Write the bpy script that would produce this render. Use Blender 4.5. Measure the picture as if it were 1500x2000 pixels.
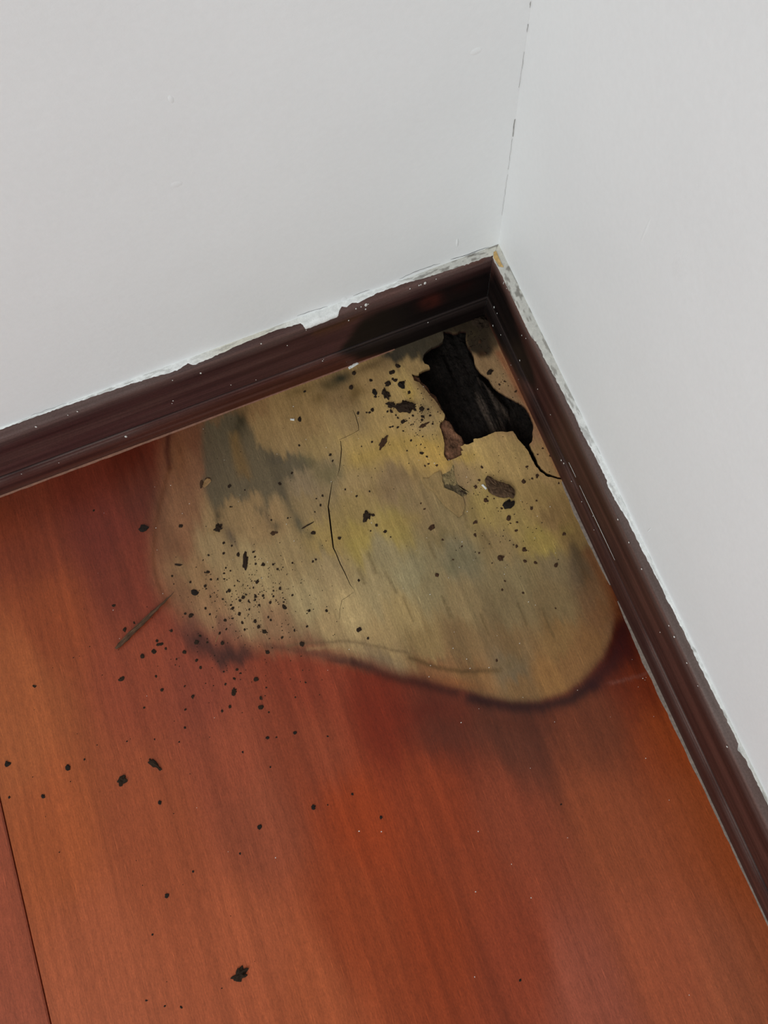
import bpy, bmesh, math, random
import numpy as np
from mathutils import Matrix, Vector
from mathutils.geometry import delaunay_2d_cdt

scene = bpy.context.scene
C = scene.collection
for o in list(bpy.data.objects):
    bpy.data.objects.remove(o)

# ------------------------------------------------------------------ camera
CAM = np.array([-0.14408, -0.25268, 0.5])          # metres; room corner at the origin
ROT = np.array([[0.93361131, 0.35594818, -0.04087568],
                [-0.35349197, 0.8964978, -0.26708636],
                [-0.05842395, 0.26380407, 0.96280531]])   # world from camera
FPX = 1550.0
cd = bpy.data.cameras.new('camera')
cd.sensor_fit = 'VERTICAL'; cd.sensor_height = 36.0; cd.lens = FPX / 2000 * 36.0
cd.clip_start = 0.01; cd.clip_end = 50
cam = bpy.data.objects.new('camera', cd); C.objects.link(cam)
U_, _, V_ = np.linalg.svd(ROT)
RO = U_ @ V_
m4 = np.eye(4); m4[:3, :3] = RO; m4[:3, 3] = CAM
cam.matrix_world = Matrix(m4.tolist())
scene.camera = cam

# ------------------------------------------------------------------ light
w = bpy.data.worlds.new('room_light'); scene.world = w
w.use_nodes = True
w.node_tree.nodes['Background'].inputs[0].default_value = (0.92, 1.0, 1.03, 1)
w.node_tree.nodes['Background'].inputs[1].default_value = 0.26
ld = bpy.data.lights.new('window_light', 'AREA'); ld.shape = 'RECTANGLE'; ld.size = 2.2; ld.size_y = 2.0
ld.energy = 76; ld.color = (0.92, 1.0, 1.02)
lo = bpy.data.objects.new('window_light', ld); C.objects.link(lo)
lo.location = (-2.3, -2.0, 1.7)
lo.rotation_euler = (Vector((-0.1, -0.15, 0)) - lo.location).to_track_quat('-Z', 'Y').to_euler()

vs = scene.view_settings
vs.view_transform = 'Standard'; vs.look = 'None'; vs.gamma = 1.0; vs.use_curve_mapping = False
vs.exposure = -0.12
scene.display_settings.display_device = 'sRGB'

# ------------------------------------------------------------------ measuring helpers (mm)
def ray(px, py):
    return RO @ np.array([(px - 750) / FPX, -(py - 1000) / FPX, -1.0])
def F(px, py, z=0.0):
    """point of the floor plane seen at a photo position, in mm"""
    d = ray(px, py); t = (z / 1000 - CAM[2]) / d[2]
    return (CAM + d * t)[:2] * 1000
def WL(px, py, off=7.0):
    """left skirting plane y=-off: (distance from corner, height) in mm"""
    d = ray(px, py); t = (-off / 1000 - CAM[1]) / d[1]
    p = (CAM + d * t) * 1000
    return np.array([-p[0], p[2]])
def WR(px, py, off=7.0):
    d = ray(px, py); t = (-off / 1000 - CAM[0]) / d[0]
    p = (CAM + d * t) * 1000
    return np.array([-p[1], p[2]])
FP = lambda pts: np.array([F(*p) for p in pts])
WLP = lambda pts: np.array([WL(*p) for p in pts])
WRP = lambda pts: np.array([WR(*p) for p in pts])

def lin(c):
    c = np.asarray(c, float) / 255
    return np.where(c <= 0.04045, c / 12.92, ((c + 0.055) / 1.055) ** 2.4)

def vnoise(x, y, seed=0):
    x = np.asarray(x, float); y = np.asarray(y, float)
    xi = np.floor(x).astype(np.int64); yi = np.floor(y).astype(np.int64)
    fx = x - xi; fy = y - yi
    fx = fx * fx * (3 - 2 * fx); fy = fy * fy * (3 - 2 * fy)
    def h(a, b):
        n = (a * 374761393 + b * 668265263 + seed * 1442695041) & 0x7fffffff
        n = ((n ^ (n >> 13)) * 1274126177) & 0x7fffffff
        n = n ^ (n >> 16)
        return (n & 0xffff) / 65535.0
    return (h(xi, yi) * (1 - fx) + h(xi + 1, yi) * fx) * (1 - fy) + (h(xi, yi + 1) * (1 - fx) + h(xi + 1, yi + 1) * fx) * fy
def fbm(x, y, seed=0, n=4):
    s = 0; a = 0.5; t = 0
    for i in range(n):
        s = s + a * vnoise(x * 2 ** i, y * 2 ** i, seed + i * 17); t += a; a *= 0.5
    return s / t

def smooth(e0, e1, x):
    t = np.clip((x - e0) / (e1 - e0), 0, 1); return t * t * (3 - 2 * t)
def seg_dist(P, A, B):
    d = B - A; L = max(d @ d, 1e-12)
    t = np.clip(((P - A) @ d) / L, 0, 1)
    return np.hypot(*(P - A - t[:, None] * d).T), t
def line_dist(P, pts):
    r = np.full(len(P), 1e9)
    for a, b in zip(pts[:-1], pts[1:]):
        r = np.minimum(r, seg_dist(P, a, b)[0])
    return r
def inside(P, poly):
    r = np.zeros(len(P), bool); n = len(poly)
    for i in range(n):
        x1, y1 = poly[i]; x2, y2 = poly[(i + 1) % n]
        if y1 == y2: continue
        c = ((P[:, 1] < y1) != (P[:, 1] < y2)) & (P[:, 0] < (x2 - x1) * (P[:, 1] - y1) / (y2 - y1) + x1)
        r ^= c
    return r
def sdist(P, poly):
    """signed distance, negative inside"""
    d = line_dist(P, np.vstack([poly, poly[:1]]))
    return np.where(inside(P, poly), -d, d)

# ------------------------------------------------------------------ materials
def newmat(name):
    m = bpy.data.materials.new(name); m.use_nodes = True
    return m, m.node_tree, m.node_tree.nodes['Principled BSDF']
def N(nt, kind, **kw):
    n = nt.nodes.new(kind)
    for k, v in kw.items(): setattr(n, k, v)
    return n
def tex(nt, scale, nscale, detail=4, rough=0.6):
    tc = N(nt, 'ShaderNodeTexCoord'); mp = N(nt, 'ShaderNodeMapping')
    mp.inputs['Scale'].default_value = scale
    no = N(nt, 'ShaderNodeTexNoise'); no.inputs['Scale'].default_value = nscale
    no.inputs['Detail'].default_value = detail; no.inputs['Roughness'].default_value = rough
    nt.links.new(tc.outputs['Object'], mp.inputs[0]); nt.links.new(mp.outputs[0], no.inputs['Vector'])
    return no.outputs[0]
def rng(nt, src, a, b, lo=0.3, hi=0.7):
    r = N(nt, 'ShaderNodeMapRange'); nt.links.new(src, r.inputs[0])
    r.inputs[1].default_value = lo; r.inputs[2].default_value = hi
    r.inputs[3].default_value = a; r.inputs[4].default_value = b
    return r.outputs[0]
def mul(nt, col, fac):
    v = N(nt, 'ShaderNodeVectorMath', operation='SCALE')
    nt.links.new(col, v.inputs[0]); nt.links.new(fac, v.inputs['Scale']); return v.outputs[0]
def mathn(nt, op, a, b):
    v = N(nt, 'ShaderNodeMath', operation=op)
    for i, s in enumerate((a, b)):
        if isinstance(s, (int, float)): v.inputs[i].default_value = s
        else: nt.links.new(s, v.inputs[i])
    return v.outputs[0]
def bump(nt, bs, h, strength, dist):
    b = N(nt, 'ShaderNodeBump'); b.inputs['Strength'].default_value = strength; b.inputs['Distance'].default_value = dist
    nt.links.new(h, b.inputs['Height']); nt.links.new(b.outputs[0], bs.inputs['Normal'])

def attr_mat(name, rough, spec, grains, bump_from=None, bstr=0.2, bdist=0.0003, rough_var=None, fibre=False):
    """colour from the painted attribute, times grain noises [(scale, nscale, lo, hi)]"""
    m, nt, bs = newmat(name)
    at = N(nt, 'ShaderNodeAttribute', attribute_name='col')
    c = at.outputs['Color']; last = None
    for sc, ns, a, b in grains:
        last = tex(nt, sc, ns); c = mul(nt, c, rng(nt, last, a, b))
    if fibre:
        c = mul(nt, c, rng(nt, tex(nt, (1100, 55, 60), 1.0, 2, 0.5), 1.0, 1.55, 0.66, 0.78))
    nt.links.new(c, bs.inputs['Base Color'])
    bs.inputs['Roughness'].default_value = rough; bs.inputs['Specular IOR Level'].default_value = spec
    if rough_var:
        t = tex(nt, *rough_var[:2]); nt.links.new(rng(nt, t, *rough_var[2:]), bs.inputs['Roughness'])
    if last is not None and bstr: bump(nt, bs, last, bstr, bdist)
    return m
WOOD = attr_mat('varnished_wood', 0.34, 0.22,
                [((70, 3.0, 5), 1.0, 0.86, 1.13), ((230, 6, 5), 1.0, 0.87, 1.13), ((1500, 700, 700), 1.0, 0.84, 1.16), ((1300, 160, 90), 1.0, 0.82, 1.18)], bstr=0.12, bdist=0.0002, fibre=True)
SKIRT_L = attr_mat('dark_skirting_left', 0.48, 0.1, [((3, 60, 220), 1.0, 0.7, 1.35), ((14, 300, 900), 1.0, 0.8, 1.22), ((900, 900, 900), 1.0, .85, 1.15)], bstr=0.1, bdist=0.0002)
SKIRT_R = attr_mat('dark_skirting_right', 0.48, 0.1, [((60, 3, 220), 1.0, 0.7, 1.35), ((300, 14, 900), 1.0, 0.8, 1.22), ((900, 900, 900), 1.0, .85, 1.15)], bstr=0.1, bdist=0.0002)
PAINT_ATTR = attr_mat('old_paint', 0.6, 0.3, [((300, 300, 300), 1.0, 0.86, 1.08), ((1500, 1500, 1500), 1.0, 0.9, 1.05)], bstr=0.4, bdist=0.0004)
ROT_ATTR = attr_mat('rotten_wood', 0.9, 0.12, [((220, 40, 100), 1.0, 0.55, 1.5), ((900, 500, 900), 1.0, 0.45, 1.6)], bstr=0.9, bdist=0.0012)

def plain(name, rgb, rough=0.8, spec=0.2, var=0.25, ns=600, bst=0.5, scale=(1, 1, 1), bd=0.0004):
    m, nt, bs = newmat(name)
    l = lin(rgb); cn = N(nt, 'ShaderNodeRGB'); cn.outputs[0].default_value = (*l, 1)
    t = tex(nt, scale, ns); nt.links.new(mul(nt, cn.outputs[0], rng(nt, t, 1 - var, 1 + var)), bs.inputs['Base Color'])
    bs.inputs['Roughness'].default_value = rough; bs.inputs['Specular IOR Level'].default_value = spec
    if bst: bump(nt, bs, t, bst, bd)
    return m
CRUMB_DARK = plain('rot_crumb_dark', (50, 38, 29), 0.9, 0.1, 0.5, 900)
CRUMB_BROWN = plain('rot_crumb_brown', (74, 52, 37), 0.9, 0.1, 0.5, 900)
CRUMB_BLACK = plain('rot_crumb_black', (36, 29, 24), 0.8, 0.15, 0.4, 900)
BARK = plain('bark_brown', (82, 62, 46), 0.9, 0.1, 0.6, 1.0, 0.9, (900, 260, 500))
STICK = plain('splinter_brown', (88, 65, 49), 0.85, 0.1, 0.65, 1.0, 0.8, (160, 2200, 2200))
WHITE = plain('white_paint_chip', (226, 224, 218), 0.6, 0.3, 0.06, 500, 0.3)
DARK_SLAB = plain('dark_subfloor', (52, 42, 34), 0.95, 0.1, 0.3, 60, 0.4)
FLAKE = plain('clear_lacquer_flake', (140, 105, 65), 0.4, 0.4, 0.2, 300, 0.2)
GREYCRACK = plain('plaster_crack', (160, 158, 154), 0.95, 0.05, 0.3, 400, 0.0)
DARKCRACK = plain('dark_gap', (52, 48, 45), 0.95, 0.05, 0.4, 500, 0.0)

def wall_mat():
    m, nt, bs = newmat('white_wall_paint')
    a = tex(nt, (1, 1, 1), 7, 3, 0.5); b = tex(nt, (1, 1, 1), 320, 5, 0.6)
    cn = N(nt, 'ShaderNodeRGB'); cn.outputs[0].default_value = (0.83, 0.83, 0.825, 1)
    c = mul(nt, cn.outputs[0], rng(nt, a, 0.975, 1.02)); c = mul(nt, c, rng(nt, b, 0.985, 1.012))
    nt.links.new(c, bs.inputs['Base Color'])
    bs.inputs['Roughness'].default_value = 0.55; bs.inputs['Specular IOR Level'].default_value = 0.25
    h = mathn(nt, 'ADD', mathn(nt, 'MULTIPLY', b, 0.25), mathn(nt, 'MULTIPLY', tex(nt, (1, 1, 1), 30, 3), 1.0))
    bump(nt, bs, h, 0.10, 0.004)
    return m
WALL = wall_mat()

# ------------------------------------------------------------------ object helpers
def obj(name, verts, faces, mat, parent=None, col=None, smooth_=False):
    me = bpy.data.meshes.new(name); me.from_pydata([tuple(map(float, v)) for v in verts], [], [tuple(map(int, f)) for f in faces])
    me.update()
    return obj_me(name, me, mat, parent, col, smooth_)
def obj_me(name, me, mat, parent=None, col=None, smooth_=False):
    if mat and not me.materials: me.materials.append(mat)
    if col is not None:
        a = me.color_attributes.new('col', 'FLOAT_COLOR', 'POINT')
        a.data.foreach_set('color', np.hstack([np.clip(col, 0.002, 1), np.ones((len(col), 1))]).astype(np.float32).ravel())
    if smooth_: me.polygons.foreach_set('use_smooth', [True] * len(me.polygons))
    o = bpy.data.objects.new(name, me); C.objects.link(o)
    if parent: o.parent = parent
    return o
def tag(o, label, cat, group=None):
    o['label'] = label; o['category'] = cat
    if group: o['group'] = group
    return o
def struct(o, label, cat):
    o['kind'] = 'structure'; o['label'] = label; o['category'] = cat; return o
def box(name, x0, x1, y0, y1, z0, z1, mat, parent=None):
    v = [(x, y, z) for z in (z0, z1) for y in (y0, y1) for x in (x0, x1)]
    f = [(0, 2, 3, 1), (4, 5, 7, 6), (0, 1, 5, 4), (2, 6, 7, 3), (0, 4, 6, 2), (1, 3, 7, 5)]
    return obj(name, v, f, mat, parent)

# ================================================================== the setting
EXT = 2.4
wall_l = struct(box('wall_left', -EXT, 0.12, 0, 0.12, -0.02, 2.5, WALL), 'white painted wall above the long left skirting board', 'wall')
wall_r = struct(box('wall_right', 0, 0.12, -EXT, 0, -0.02, 2.5, WALL), 'white painted wall above the right skirting board', 'wall')
floor = struct(box('floor', -EXT, 0, -EXT, 0, -0.06, -0.018, DARK_SLAB), 'red brown wooden plank floor with a rotten corner', 'floor')

# ------------------------------------------------------------------ outlines on the floor (photo positions)
Z5 = lambda pts: [(800 + x / 5.77, 600 + y / 5.77) for x, y in pts]
Z2 = lambda pts: [(780 + x / 4.412, 860 + y / 4.412) for x, y in pts]
HOLE = FP(Z5([(378, 275), (440, 270), (490, 290), (540, 285), (575, 262), (630, 265), (640, 300), (632, 350), (640, 400), (665, 455), (700, 500), (722, 560),
    (730, 620), (760, 680), (800, 730), (860, 775), (890, 800), (920, 850), (950, 895), (1010, 945), (1090, 995), (1180, 1040), (1260, 1085), (1310, 1130),
    (1345, 1180), (1370, 1240), (1390, 1300), (1395, 1360), (1385, 1420), (1390, 1460), (1375, 1520), (1350, 1545)])
  + Z2([(1135, 70), (1160, 110), (1190, 190), (1220, 240), (1280, 285), (1350, 310), (1400, 325), (1412, 335), (1395, 340), (1330, 326), (1270, 312), (1210, 268), (1170, 218),
        (1140, 160), (1105, 90), (1060, 30)])
  + Z5([(1280, 1560), (1230, 1500), (1165, 1400), (1100, 1410), (1030, 1405), (960, 1410), (890, 1440), (810, 1475), (720, 1490), (722, 1522), (660, 1550), (618, 1545),
        (600, 1562), (575, 1570), (607, 1615), (580, 1622), (592, 1665), (530, 1700), (430, 1735), (395, 1690), (385, 1640), (392, 1560), (378, 1460), (338, 1350), (345, 1300), (388, 1270),
        (398, 1215), (350, 1150), (290, 1060), (230, 990), (180, 930), (110, 850), (50, 830), (25, 755), (60, 762), (103, 760), (110, 735), (160, 710), (228, 688), (215, 658), (170, 640),
        (150, 600), (155, 550), (190, 500), (250, 450), (330, 420), (372, 390), (385, 340)]))
def jag(poly, amp, step, seed):
    """resample an outline and roughen it"""
    out = []; n = len(poly); r = np.random.RandomState(seed)
    for i in range(n):
        a, b = poly[i], poly[(i + 1) % n]; L = np.hypot(*(b - a)); k = max(1, int(L / step))
        nn = np.array([-(b - a)[1], (b - a)[0]]) / max(L, 1e-6)
        for j in range(k):
            out.append(a + (b - a) * j / k + nn * r.uniform(-amp, amp) * (1 if j else 0.3))
    return np.array(out)
HOLE = jag(HOLE, 0.22, 1.1, 3)
def slit(pts, widths):
    """narrow closed outline along a polyline; widths in mm"""
    p = FP(pts); L = []; R = []
    for i in range(len(p)):
        t = p[min(i + 1, len(p) - 1)] - p[max(i - 1, 0)]; t /= np.hypot(*t); n = np.array([-t[1], t[0]])
        L.append(p[i] + n * widths[i] / 2); R.append(p[i] - n * widths[i] / 2)
    return np.array(L + R[::-1])
CR = [(689, 800), (694.5, 812), (699.6, 829), (700.8, 840), (689, 847), (674.7, 854), (662, 859)]
SLIT1 = slit(CR, [.15, .4, .45, .4, .22, .28, .2])
SLIT2 = slit([(665, 861), (667, 878), (665, 900), (662.5, 918), (659, 930)], [.35, .6, .55, .35, .15])
SLIT3 = slit([(649, 940), (645, 964), (641, 990), (642, 996), (646, 1030), (651, 1070), (656, 1080), (664, 1100), (674, 1120), (684, 1142), (690, 1150)],
             [.2, .6, .75, .95, 1.05, .8, .55, .6, .5, .35, .15])
SLIT4 = slit([(690, 1157), (678, 1166), (668, 1172), (664, 1190), (663, 1210)], [.12, .22, .25, .2, .12])
CUTS = [HOLE, SLIT1, SLIT2, SLIT3, SLIT4]

STAIN = FP([(322, 845), (318, 900), (312, 960), (302, 1020), (298, 1080), (303, 1130), (320, 1170), (345, 1200), (372, 1228), (420, 1250), (470, 1262), (530, 1268),
            (590, 1268), (650, 1280), (700, 1294), (770, 1312), (840, 1330), (900, 1348), (945, 1364), (1000, 1374), (1050, 1374), (1100, 1358), (1145, 1328), (1180, 1285),
            (1200, 1235), (1205, 1185), (1190, 1140), (1260, 1100), (1100, 560), (900, 520), (500, 690)])

# ------------------------------------------------------------------ colours of the damaged plank
RED_PTS = [(50, 975, 102, 50, 37), (150, 935, 98, 46, 35), (250, 895, 86, 40, 31), (280, 950, 96, 50, 38), (50, 1050, 116, 55, 37), (200, 1030, 106, 50, 39), (100, 1200, 134, 66, 40),
    (250, 1130, 112, 54, 40), (50, 1350, 146, 78, 46), (250, 1300, 132, 64, 44), (400, 1350, 122, 60, 44), (600, 1340, 122, 56, 39), (750, 1400, 106, 44, 31), (850, 1410, 94, 46, 34),
    (1000, 1435, 90, 50, 37), (1150, 1420, 106, 56, 38), (1250, 1330, 114, 50, 32), (1230, 1280, 78, 38, 29), (1300, 1450, 138, 64, 36), (100, 1600, 146, 75, 44), (300, 1600, 138, 70, 45),
    (500, 1600, 128, 66, 46), (700, 1600, 134, 58, 34), (850, 1550, 130, 58, 36), (1000, 1600, 126, 61, 41), (1200, 1600, 132, 67, 42), (1350, 1600, 142, 70, 41), (200, 1900, 148, 77, 50),
    (500, 1850, 148, 76, 49), (700, 1800, 132, 61, 37), (850, 1800, 126, 56, 34), (1000, 1850, 124, 57, 38), (1150, 1950, 134, 70, 52), (1300, 1900, 142, 72, 47), (1450, 1950, 142, 75, 49),
    (620, 1450, 128, 62, 42), (450, 1480, 132, 66, 46), (900, 1700, 126, 58, 37), (600, 1950, 146, 74, 46), (30, 1450, 148, 80, 47)]
ST_PTS = [(760, 705, 118, 93, 56), (660, 775, 118, 93, 55), (720, 745, 134, 106, 62), (560, 785, 124, 97, 55), (500, 795, 118, 88, 50), (440, 815, 96, 73, 49), (365, 850, 98, 62, 42),
    (360, 920, 108, 72, 48), (350, 1000, 112, 76, 50), (340, 1060, 108, 72, 47), (520, 830, 126, 99, 57), (600, 830, 130, 102, 58), (680, 815, 130, 105, 62), (745, 800, 150, 121, 68),
    (790, 750, 156, 127, 72), (815, 720, 140, 112, 66), (830, 840, 142, 116, 70), (550, 870, 126, 100, 58), (620, 870, 134, 109, 62), (700, 870, 148, 120, 64), (780, 885, 150, 120, 62),
    (845, 880, 158, 124, 58), (930, 880, 152, 123, 68), (1010, 890, 150, 121, 68), (1060, 900, 146, 114, 68), (985, 730, 146, 115, 74), (965, 700, 142, 110, 70), (1005, 790, 136, 104, 68), (1030, 830, 138, 100, 66),
    (450, 1015, 124, 98, 63), (520, 1020, 128, 101, 65), (600, 990, 116, 95, 62), (640, 920, 116, 97, 62), (590, 940, 108, 90, 60), (700, 1000, 128, 105, 62), (690, 940, 132, 108, 64), (770, 940, 124, 100, 63), (700, 1050, 140, 118, 60), (770, 1025, 140, 118, 62),
    (640, 1050, 132, 108, 62), (820, 1000, 122, 100, 65), (880, 1010, 122, 102, 66), (950, 990, 146, 121, 67), (900, 930, 132, 106, 65), (1050, 970, 140, 112, 66), (1000, 1010, 142, 117, 66), (1080, 1010, 134, 104, 63), (1060, 1055, 142, 119, 60), (1110, 1040, 128, 100, 58),
    (980, 1070, 126, 103, 65), (420, 1080, 132, 107, 71), (380, 1120, 120, 90, 58), (500, 1120, 142, 119, 79), (560, 1090, 130, 107, 70), (460, 1150, 138, 113, 74), (650, 1110, 128, 107, 72), (750, 1075, 126, 110, 76), (800, 1120, 128, 114, 80),
    (730, 1150, 138, 118, 80), (900, 1090, 110, 98, 70), (1000, 1120, 118, 100, 66), (1080, 1100, 112, 93, 62), (1130, 1110, 92, 74, 52), (1160, 1160, 104, 75, 48), (350, 1170, 110, 76, 50), (410, 1190, 120, 88, 58), (480, 1190, 138, 111, 75),
    (600, 1180, 142, 121, 82), (690, 1195, 146, 123, 82), (790, 1195, 142, 118, 75), (830, 1150, 124, 107, 72), (900, 1170, 122, 101, 66), (1000, 1190, 112, 93, 61), (1090, 1180, 112, 91, 58), (1175, 1200, 108, 74, 45), (430, 1235, 106, 72, 51), (540, 1235, 122, 90, 61),
    (640, 1230, 140, 115, 76), (740, 1240, 138, 113, 73), (830, 1250, 122, 98, 60), (900, 1255, 110, 85, 53), (1000, 1260, 112, 86, 53), (1095, 1250, 120, 89, 51), (1160, 1260, 114, 79, 45), (740, 1285, 106, 86, 60), (850, 1318, 114, 76, 46), (930, 1335, 114, 81, 48),
    (1000, 1300, 106, 88, 62), (1020, 1345, 114, 84, 50), (1080, 1330, 126, 89, 49), (1120, 1305, 120, 84, 48), (620, 1265, 112, 82, 56)]
FLOOR_E = 0.75; FLOOR_S = 0.012
def alb(c, E=FLOOR_E, S=FLOOR_S):
    return np.clip((lin(c) - S) / E, 0.004, 0.9)
def knn(P, pts, sig, ysc, add=(0, 0, 0)):
    A = np.array([F(p[0], p[1]) for p in pts]); cols = alb(np.array([p[2:] for p in pts], float) + np.array(add, float))
    out = np.zeros((len(P), 3)); wsum = np.zeros(len(P))
    for a, c in zip(A, cols):
        d2 = ((P[:, 0] - a[0]) ** 2 + ((P[:, 1] - a[1]) * ysc) ** 2) / sig ** 2
        wt = 1 / (d2 + 0.12) ** 2.2
        out += wt[:, None] * c; wsum += wt
    return out / wsum[:, None]

class Canvas:
    """colours of a real surface, given as shaped stains and some painted light and shade"""
    def __init__(s, P, col, warp, to, scale):
        s.P = P; s.c = col; s.W = warp; s.to = to; s.k = scale
    def put(s, mask, c):
        s.c += (mask)[:, None] * (c - s.c)
    def poly(s, pts, c, op=1, soft=3.0, warp=True, grow=0.0):
        Q = s.W if warp else s.P
        s.put(op * smooth(soft, -soft, sdist(Q, s.to(pts)) - grow), c)
    def ell(s, x, y, rx, ry, c, op=1, ang=0, warp=True, p=1.0):
        Q = s.W if warp else s.P
        o = s.to([(x, y)])[0]; a = math.radians(ang)
        ex = s.to([(x + rx * math.cos(a), y + rx * math.sin(a))])[0] - o
        ey = s.to([(x - ry * math.sin(a), y + ry * math.cos(a))])[0] - o
        Mi = np.linalg.inv(np.array([ex, ey]).T)
        q = (Q - o) @ Mi.T
        s.put(op * np.exp(-(q ** 2).sum(1) ** p * 1.2), c)
    def line(s, pts, wpx, c, op=1, warp=True):
        Q = s.W if warp else s.P
        d = line_dist(Q, s.to(pts)); sg = wpx * s.k / 2
        s.put(op * np.exp(-(d / sg) ** 2), c)

MM = 0.33   # mm per photo pixel on the floor, roughly
def plank_colour(P):
    x, y = P[:, 0], P[:, 1]
    streak = 13 * (fbm(x / 2.6, y / 130, 5, 3) - .5) + 11 * (fbm(x / 9, y / 110, 9, 3) - .5) + 3 * (vnoise(x / 1.2, y / 40, 2) - .5)
    wob = 5 * (fbm(x / 22, y / 40, 21, 3) - .5)
    Wp = np.stack([x + wob, y + streak], 1)
    Wl = np.stack([x + 0.5 * wob, y + 0.45 * streak], 1)
    red = knn(Wp, RED_PTS, 26, 0.6, (-2, 1, 3))
    red *= (0.86 + 0.28 * fbm(x / 7, y / 260, 31, 4))[:, None]
    st = knn(Wp, [(p[0], p[1], p[2] + 6, p[3] + 5, p[4] + 8) if p[1] < 950 and p[0] > 480 else p for p in ST_PTS], 9, 0.75, (8, 8, 11))  # upper points lightened to offset the shade near the walls
    st *= (0.88 + 0.24 * fbm(x / 14, y / 24, 41, 4))[:, None]
    lf = smooth(-110, -200, x)
    Wb = np.stack([x + 0.5 * wob, y + (0.10 + 0.4 * lf) * streak], 1)
    sd = sdist(Wb, STAIN)
    # soft at the left and lower left, crisp at the lower right
    soft = 2.6 + 8 * lf
    m = smooth(soft, -soft, sd + 1.0)
    c = red * (1 - m[:, None]) + st * m[:, None]
    Ws = np.stack([x + 0.4 * wob, y + 0.10 * streak], 1)
    cv = Canvas(P, c, Ws, FP, MM)
    cs = Canvas(P, c, Wp, FP, MM)
    A = lambda *k: alb(np.array(k, float))
    # grey rot blotch
    cs.poly([(397, 838), (400, 920), (396, 944), (408, 975), (416, 990), (428, 1006), (438, 1000), (442, 990), (462, 978), (472, 972), (484, 976), (493, 964), (504, 962), (511, 974), (515, 990),
             (522, 1008), (524, 990), (532, 964), (546, 972), (560, 980), (571, 997), (566, 972), (560, 950), (558, 940), (565, 930), (578, 925), (590, 918), (602, 908), (592, 892), (566, 889),
             (545, 888), (522, 878), (503, 868), (497, 840), (480, 815), (455, 808), (430, 815)], A(84, 75, 60), 0.85, 3.2)
    cs.ell(470, 822, 14, 34, A(56, 50, 40), 0.8, 15)
    cs.ell(600, 900, 26, 12, A(88, 82, 60), 0.6, 20)
    cs.ell(640, 925, 34, 18, A(100, 90, 62), 0.6)
    cs.ell(545, 900, 30, 14, A(80, 72, 60), 0.5)
    cs.poly([(447, 846), (452, 895), (463, 925), (480, 938), (490, 936), (482, 905), (470, 868), (462, 846)], A(108, 84, 55), 0.85, 3.0)
    # teal black mould by the skirting
    cv.ell(664, 739, 24, 13, A(48, 50, 44), 0.95, -18); cv.ell(640, 752, 20, 12, A(74, 64, 46), 0.7)
    cv.ell(622, 778, 16, 14, A(92, 72, 46), 0.6); cv.ell(590, 762, 30, 10, A(98, 78, 50), 0.6, -20); cv.ell(690, 770, 12, 24, A(92, 72, 46), 0.6, 10)
    cv.ell(720, 715, 40, 10, A(88, 70, 50), 0.7, -22); cv.ell(700, 765, 18, 10, A(110, 86, 54), .5)
    cl_ = Canvas(P, c, Wl, FP, MM)
    cl_.poly([(745, 700), (780, 672), (830, 648), (872, 632), (880, 672), (848, 692), (840, 710), (826, 712), (818, 696), (806, 706), (796, 694), (780, 712), (764, 706)], A(62, 58, 52), 0.93, 2.2)
    cv.ell(850, 668, 20, 6, A(78, 67, 53), 0.5, -22)
    cv.poly([(862, 652), (872, 630), (905, 615), (948, 595), (966, 630), (974, 672), (956, 698), (930, 692), (912, 688), (906, 655)], A(52, 47, 42), 0.95, 2.6)
    cv.ell(920, 655, 16, 8, A(72, 62, 48), .6, -20)
    cv.ell(941, 692, 9, 8, A(66, 48, 38), 0.9); cv.ell(964, 664, 4, 18, A(100, 84, 66), .5, -25); cv.ell(970, 690, 6, 20, A(128, 100, 72), .6, -25)
    # rim beside the hole, left
    cv.line(Z5([(100, 850), (180, 930), (240, 1010), (310, 1100), (360, 1170)]), 16, A(104, 80, 56), 0.75)
    cv.ell(832, 800, 16, 22, A(104, 86, 62), 0.6, -25)
    cv.line(Z5([(1390, 1190), (1240, 960), (1000, 520)]), 14, A(150, 92, 66), .7)
    cv.line([(1040, 800), (1070, 870), (1096, 930)], 14, A(150, 96, 66), .65)
    # finger shaped grey marks
    cs.ell(456, 1052, 9, 20, A(84, 72, 60), 0.8, -22); cs.ell(432, 1015, 9, 13, A(70, 60, 46), 0.8); cs.ell(538, 1030, 10, 12, A(78, 68, 52), 0.75)
    cs.ell(588, 1022, 7, 24, A(80, 74, 60), 0.85, -28); cs.ell(611, 1043, 7, 12, A(82, 72, 56), .6); cs.ell(492, 1058, 4, 12, A(92, 76, 58), 0.6, -15); cs.ell(506, 1000, 8, 10, A(86, 76, 60), 0.7); cs.ell(521, 1016, 6, 16, A(90, 76, 60), .6, -20)
    cs.ell(634, 1075, 5, 18, A(92, 82, 62), 0.5, -20); cs.ell(650, 1095, 5, 14, A(98, 84, 62), 0.4, -20); cs.ell(418, 1042, 16, 8, A(112, 88, 58), .5)
    cs.ell(1128, 1085, 14, 44, A(84, 69, 50), 0.7, -12); cs.ell(1142, 1130, 14, 20, A(82, 62, 44), .55, -15); cs.ell(1105, 1045, 10, 10, A(84, 70, 48), .6)
    cs.ell(905, 1090, 46, 22, A(104, 94, 68), 0.45, -10); cs.ell(880, 1105, 20, 14, A(98, 90, 66), .4); cs.ell(1070, 1010, 20, 16, A(106, 84, 56), .5)
    cs.ell(860, 1050, 26, 18, A(104, 88, 58), .5); cs.ell(930, 1000, 10, 30, A(104, 86, 60), .5, -20); cs.ell(945, 1050, 8, 26, A(108, 88, 60), .5, -28)
    cs.ell(700, 905, 18, 12, A(128, 106, 70), .4); cs.ell(740, 950, 60, 16, A(118, 94, 62), .35, -12); cs.ell(800, 930, 40, 16, A(112, 90, 62), .4)
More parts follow.
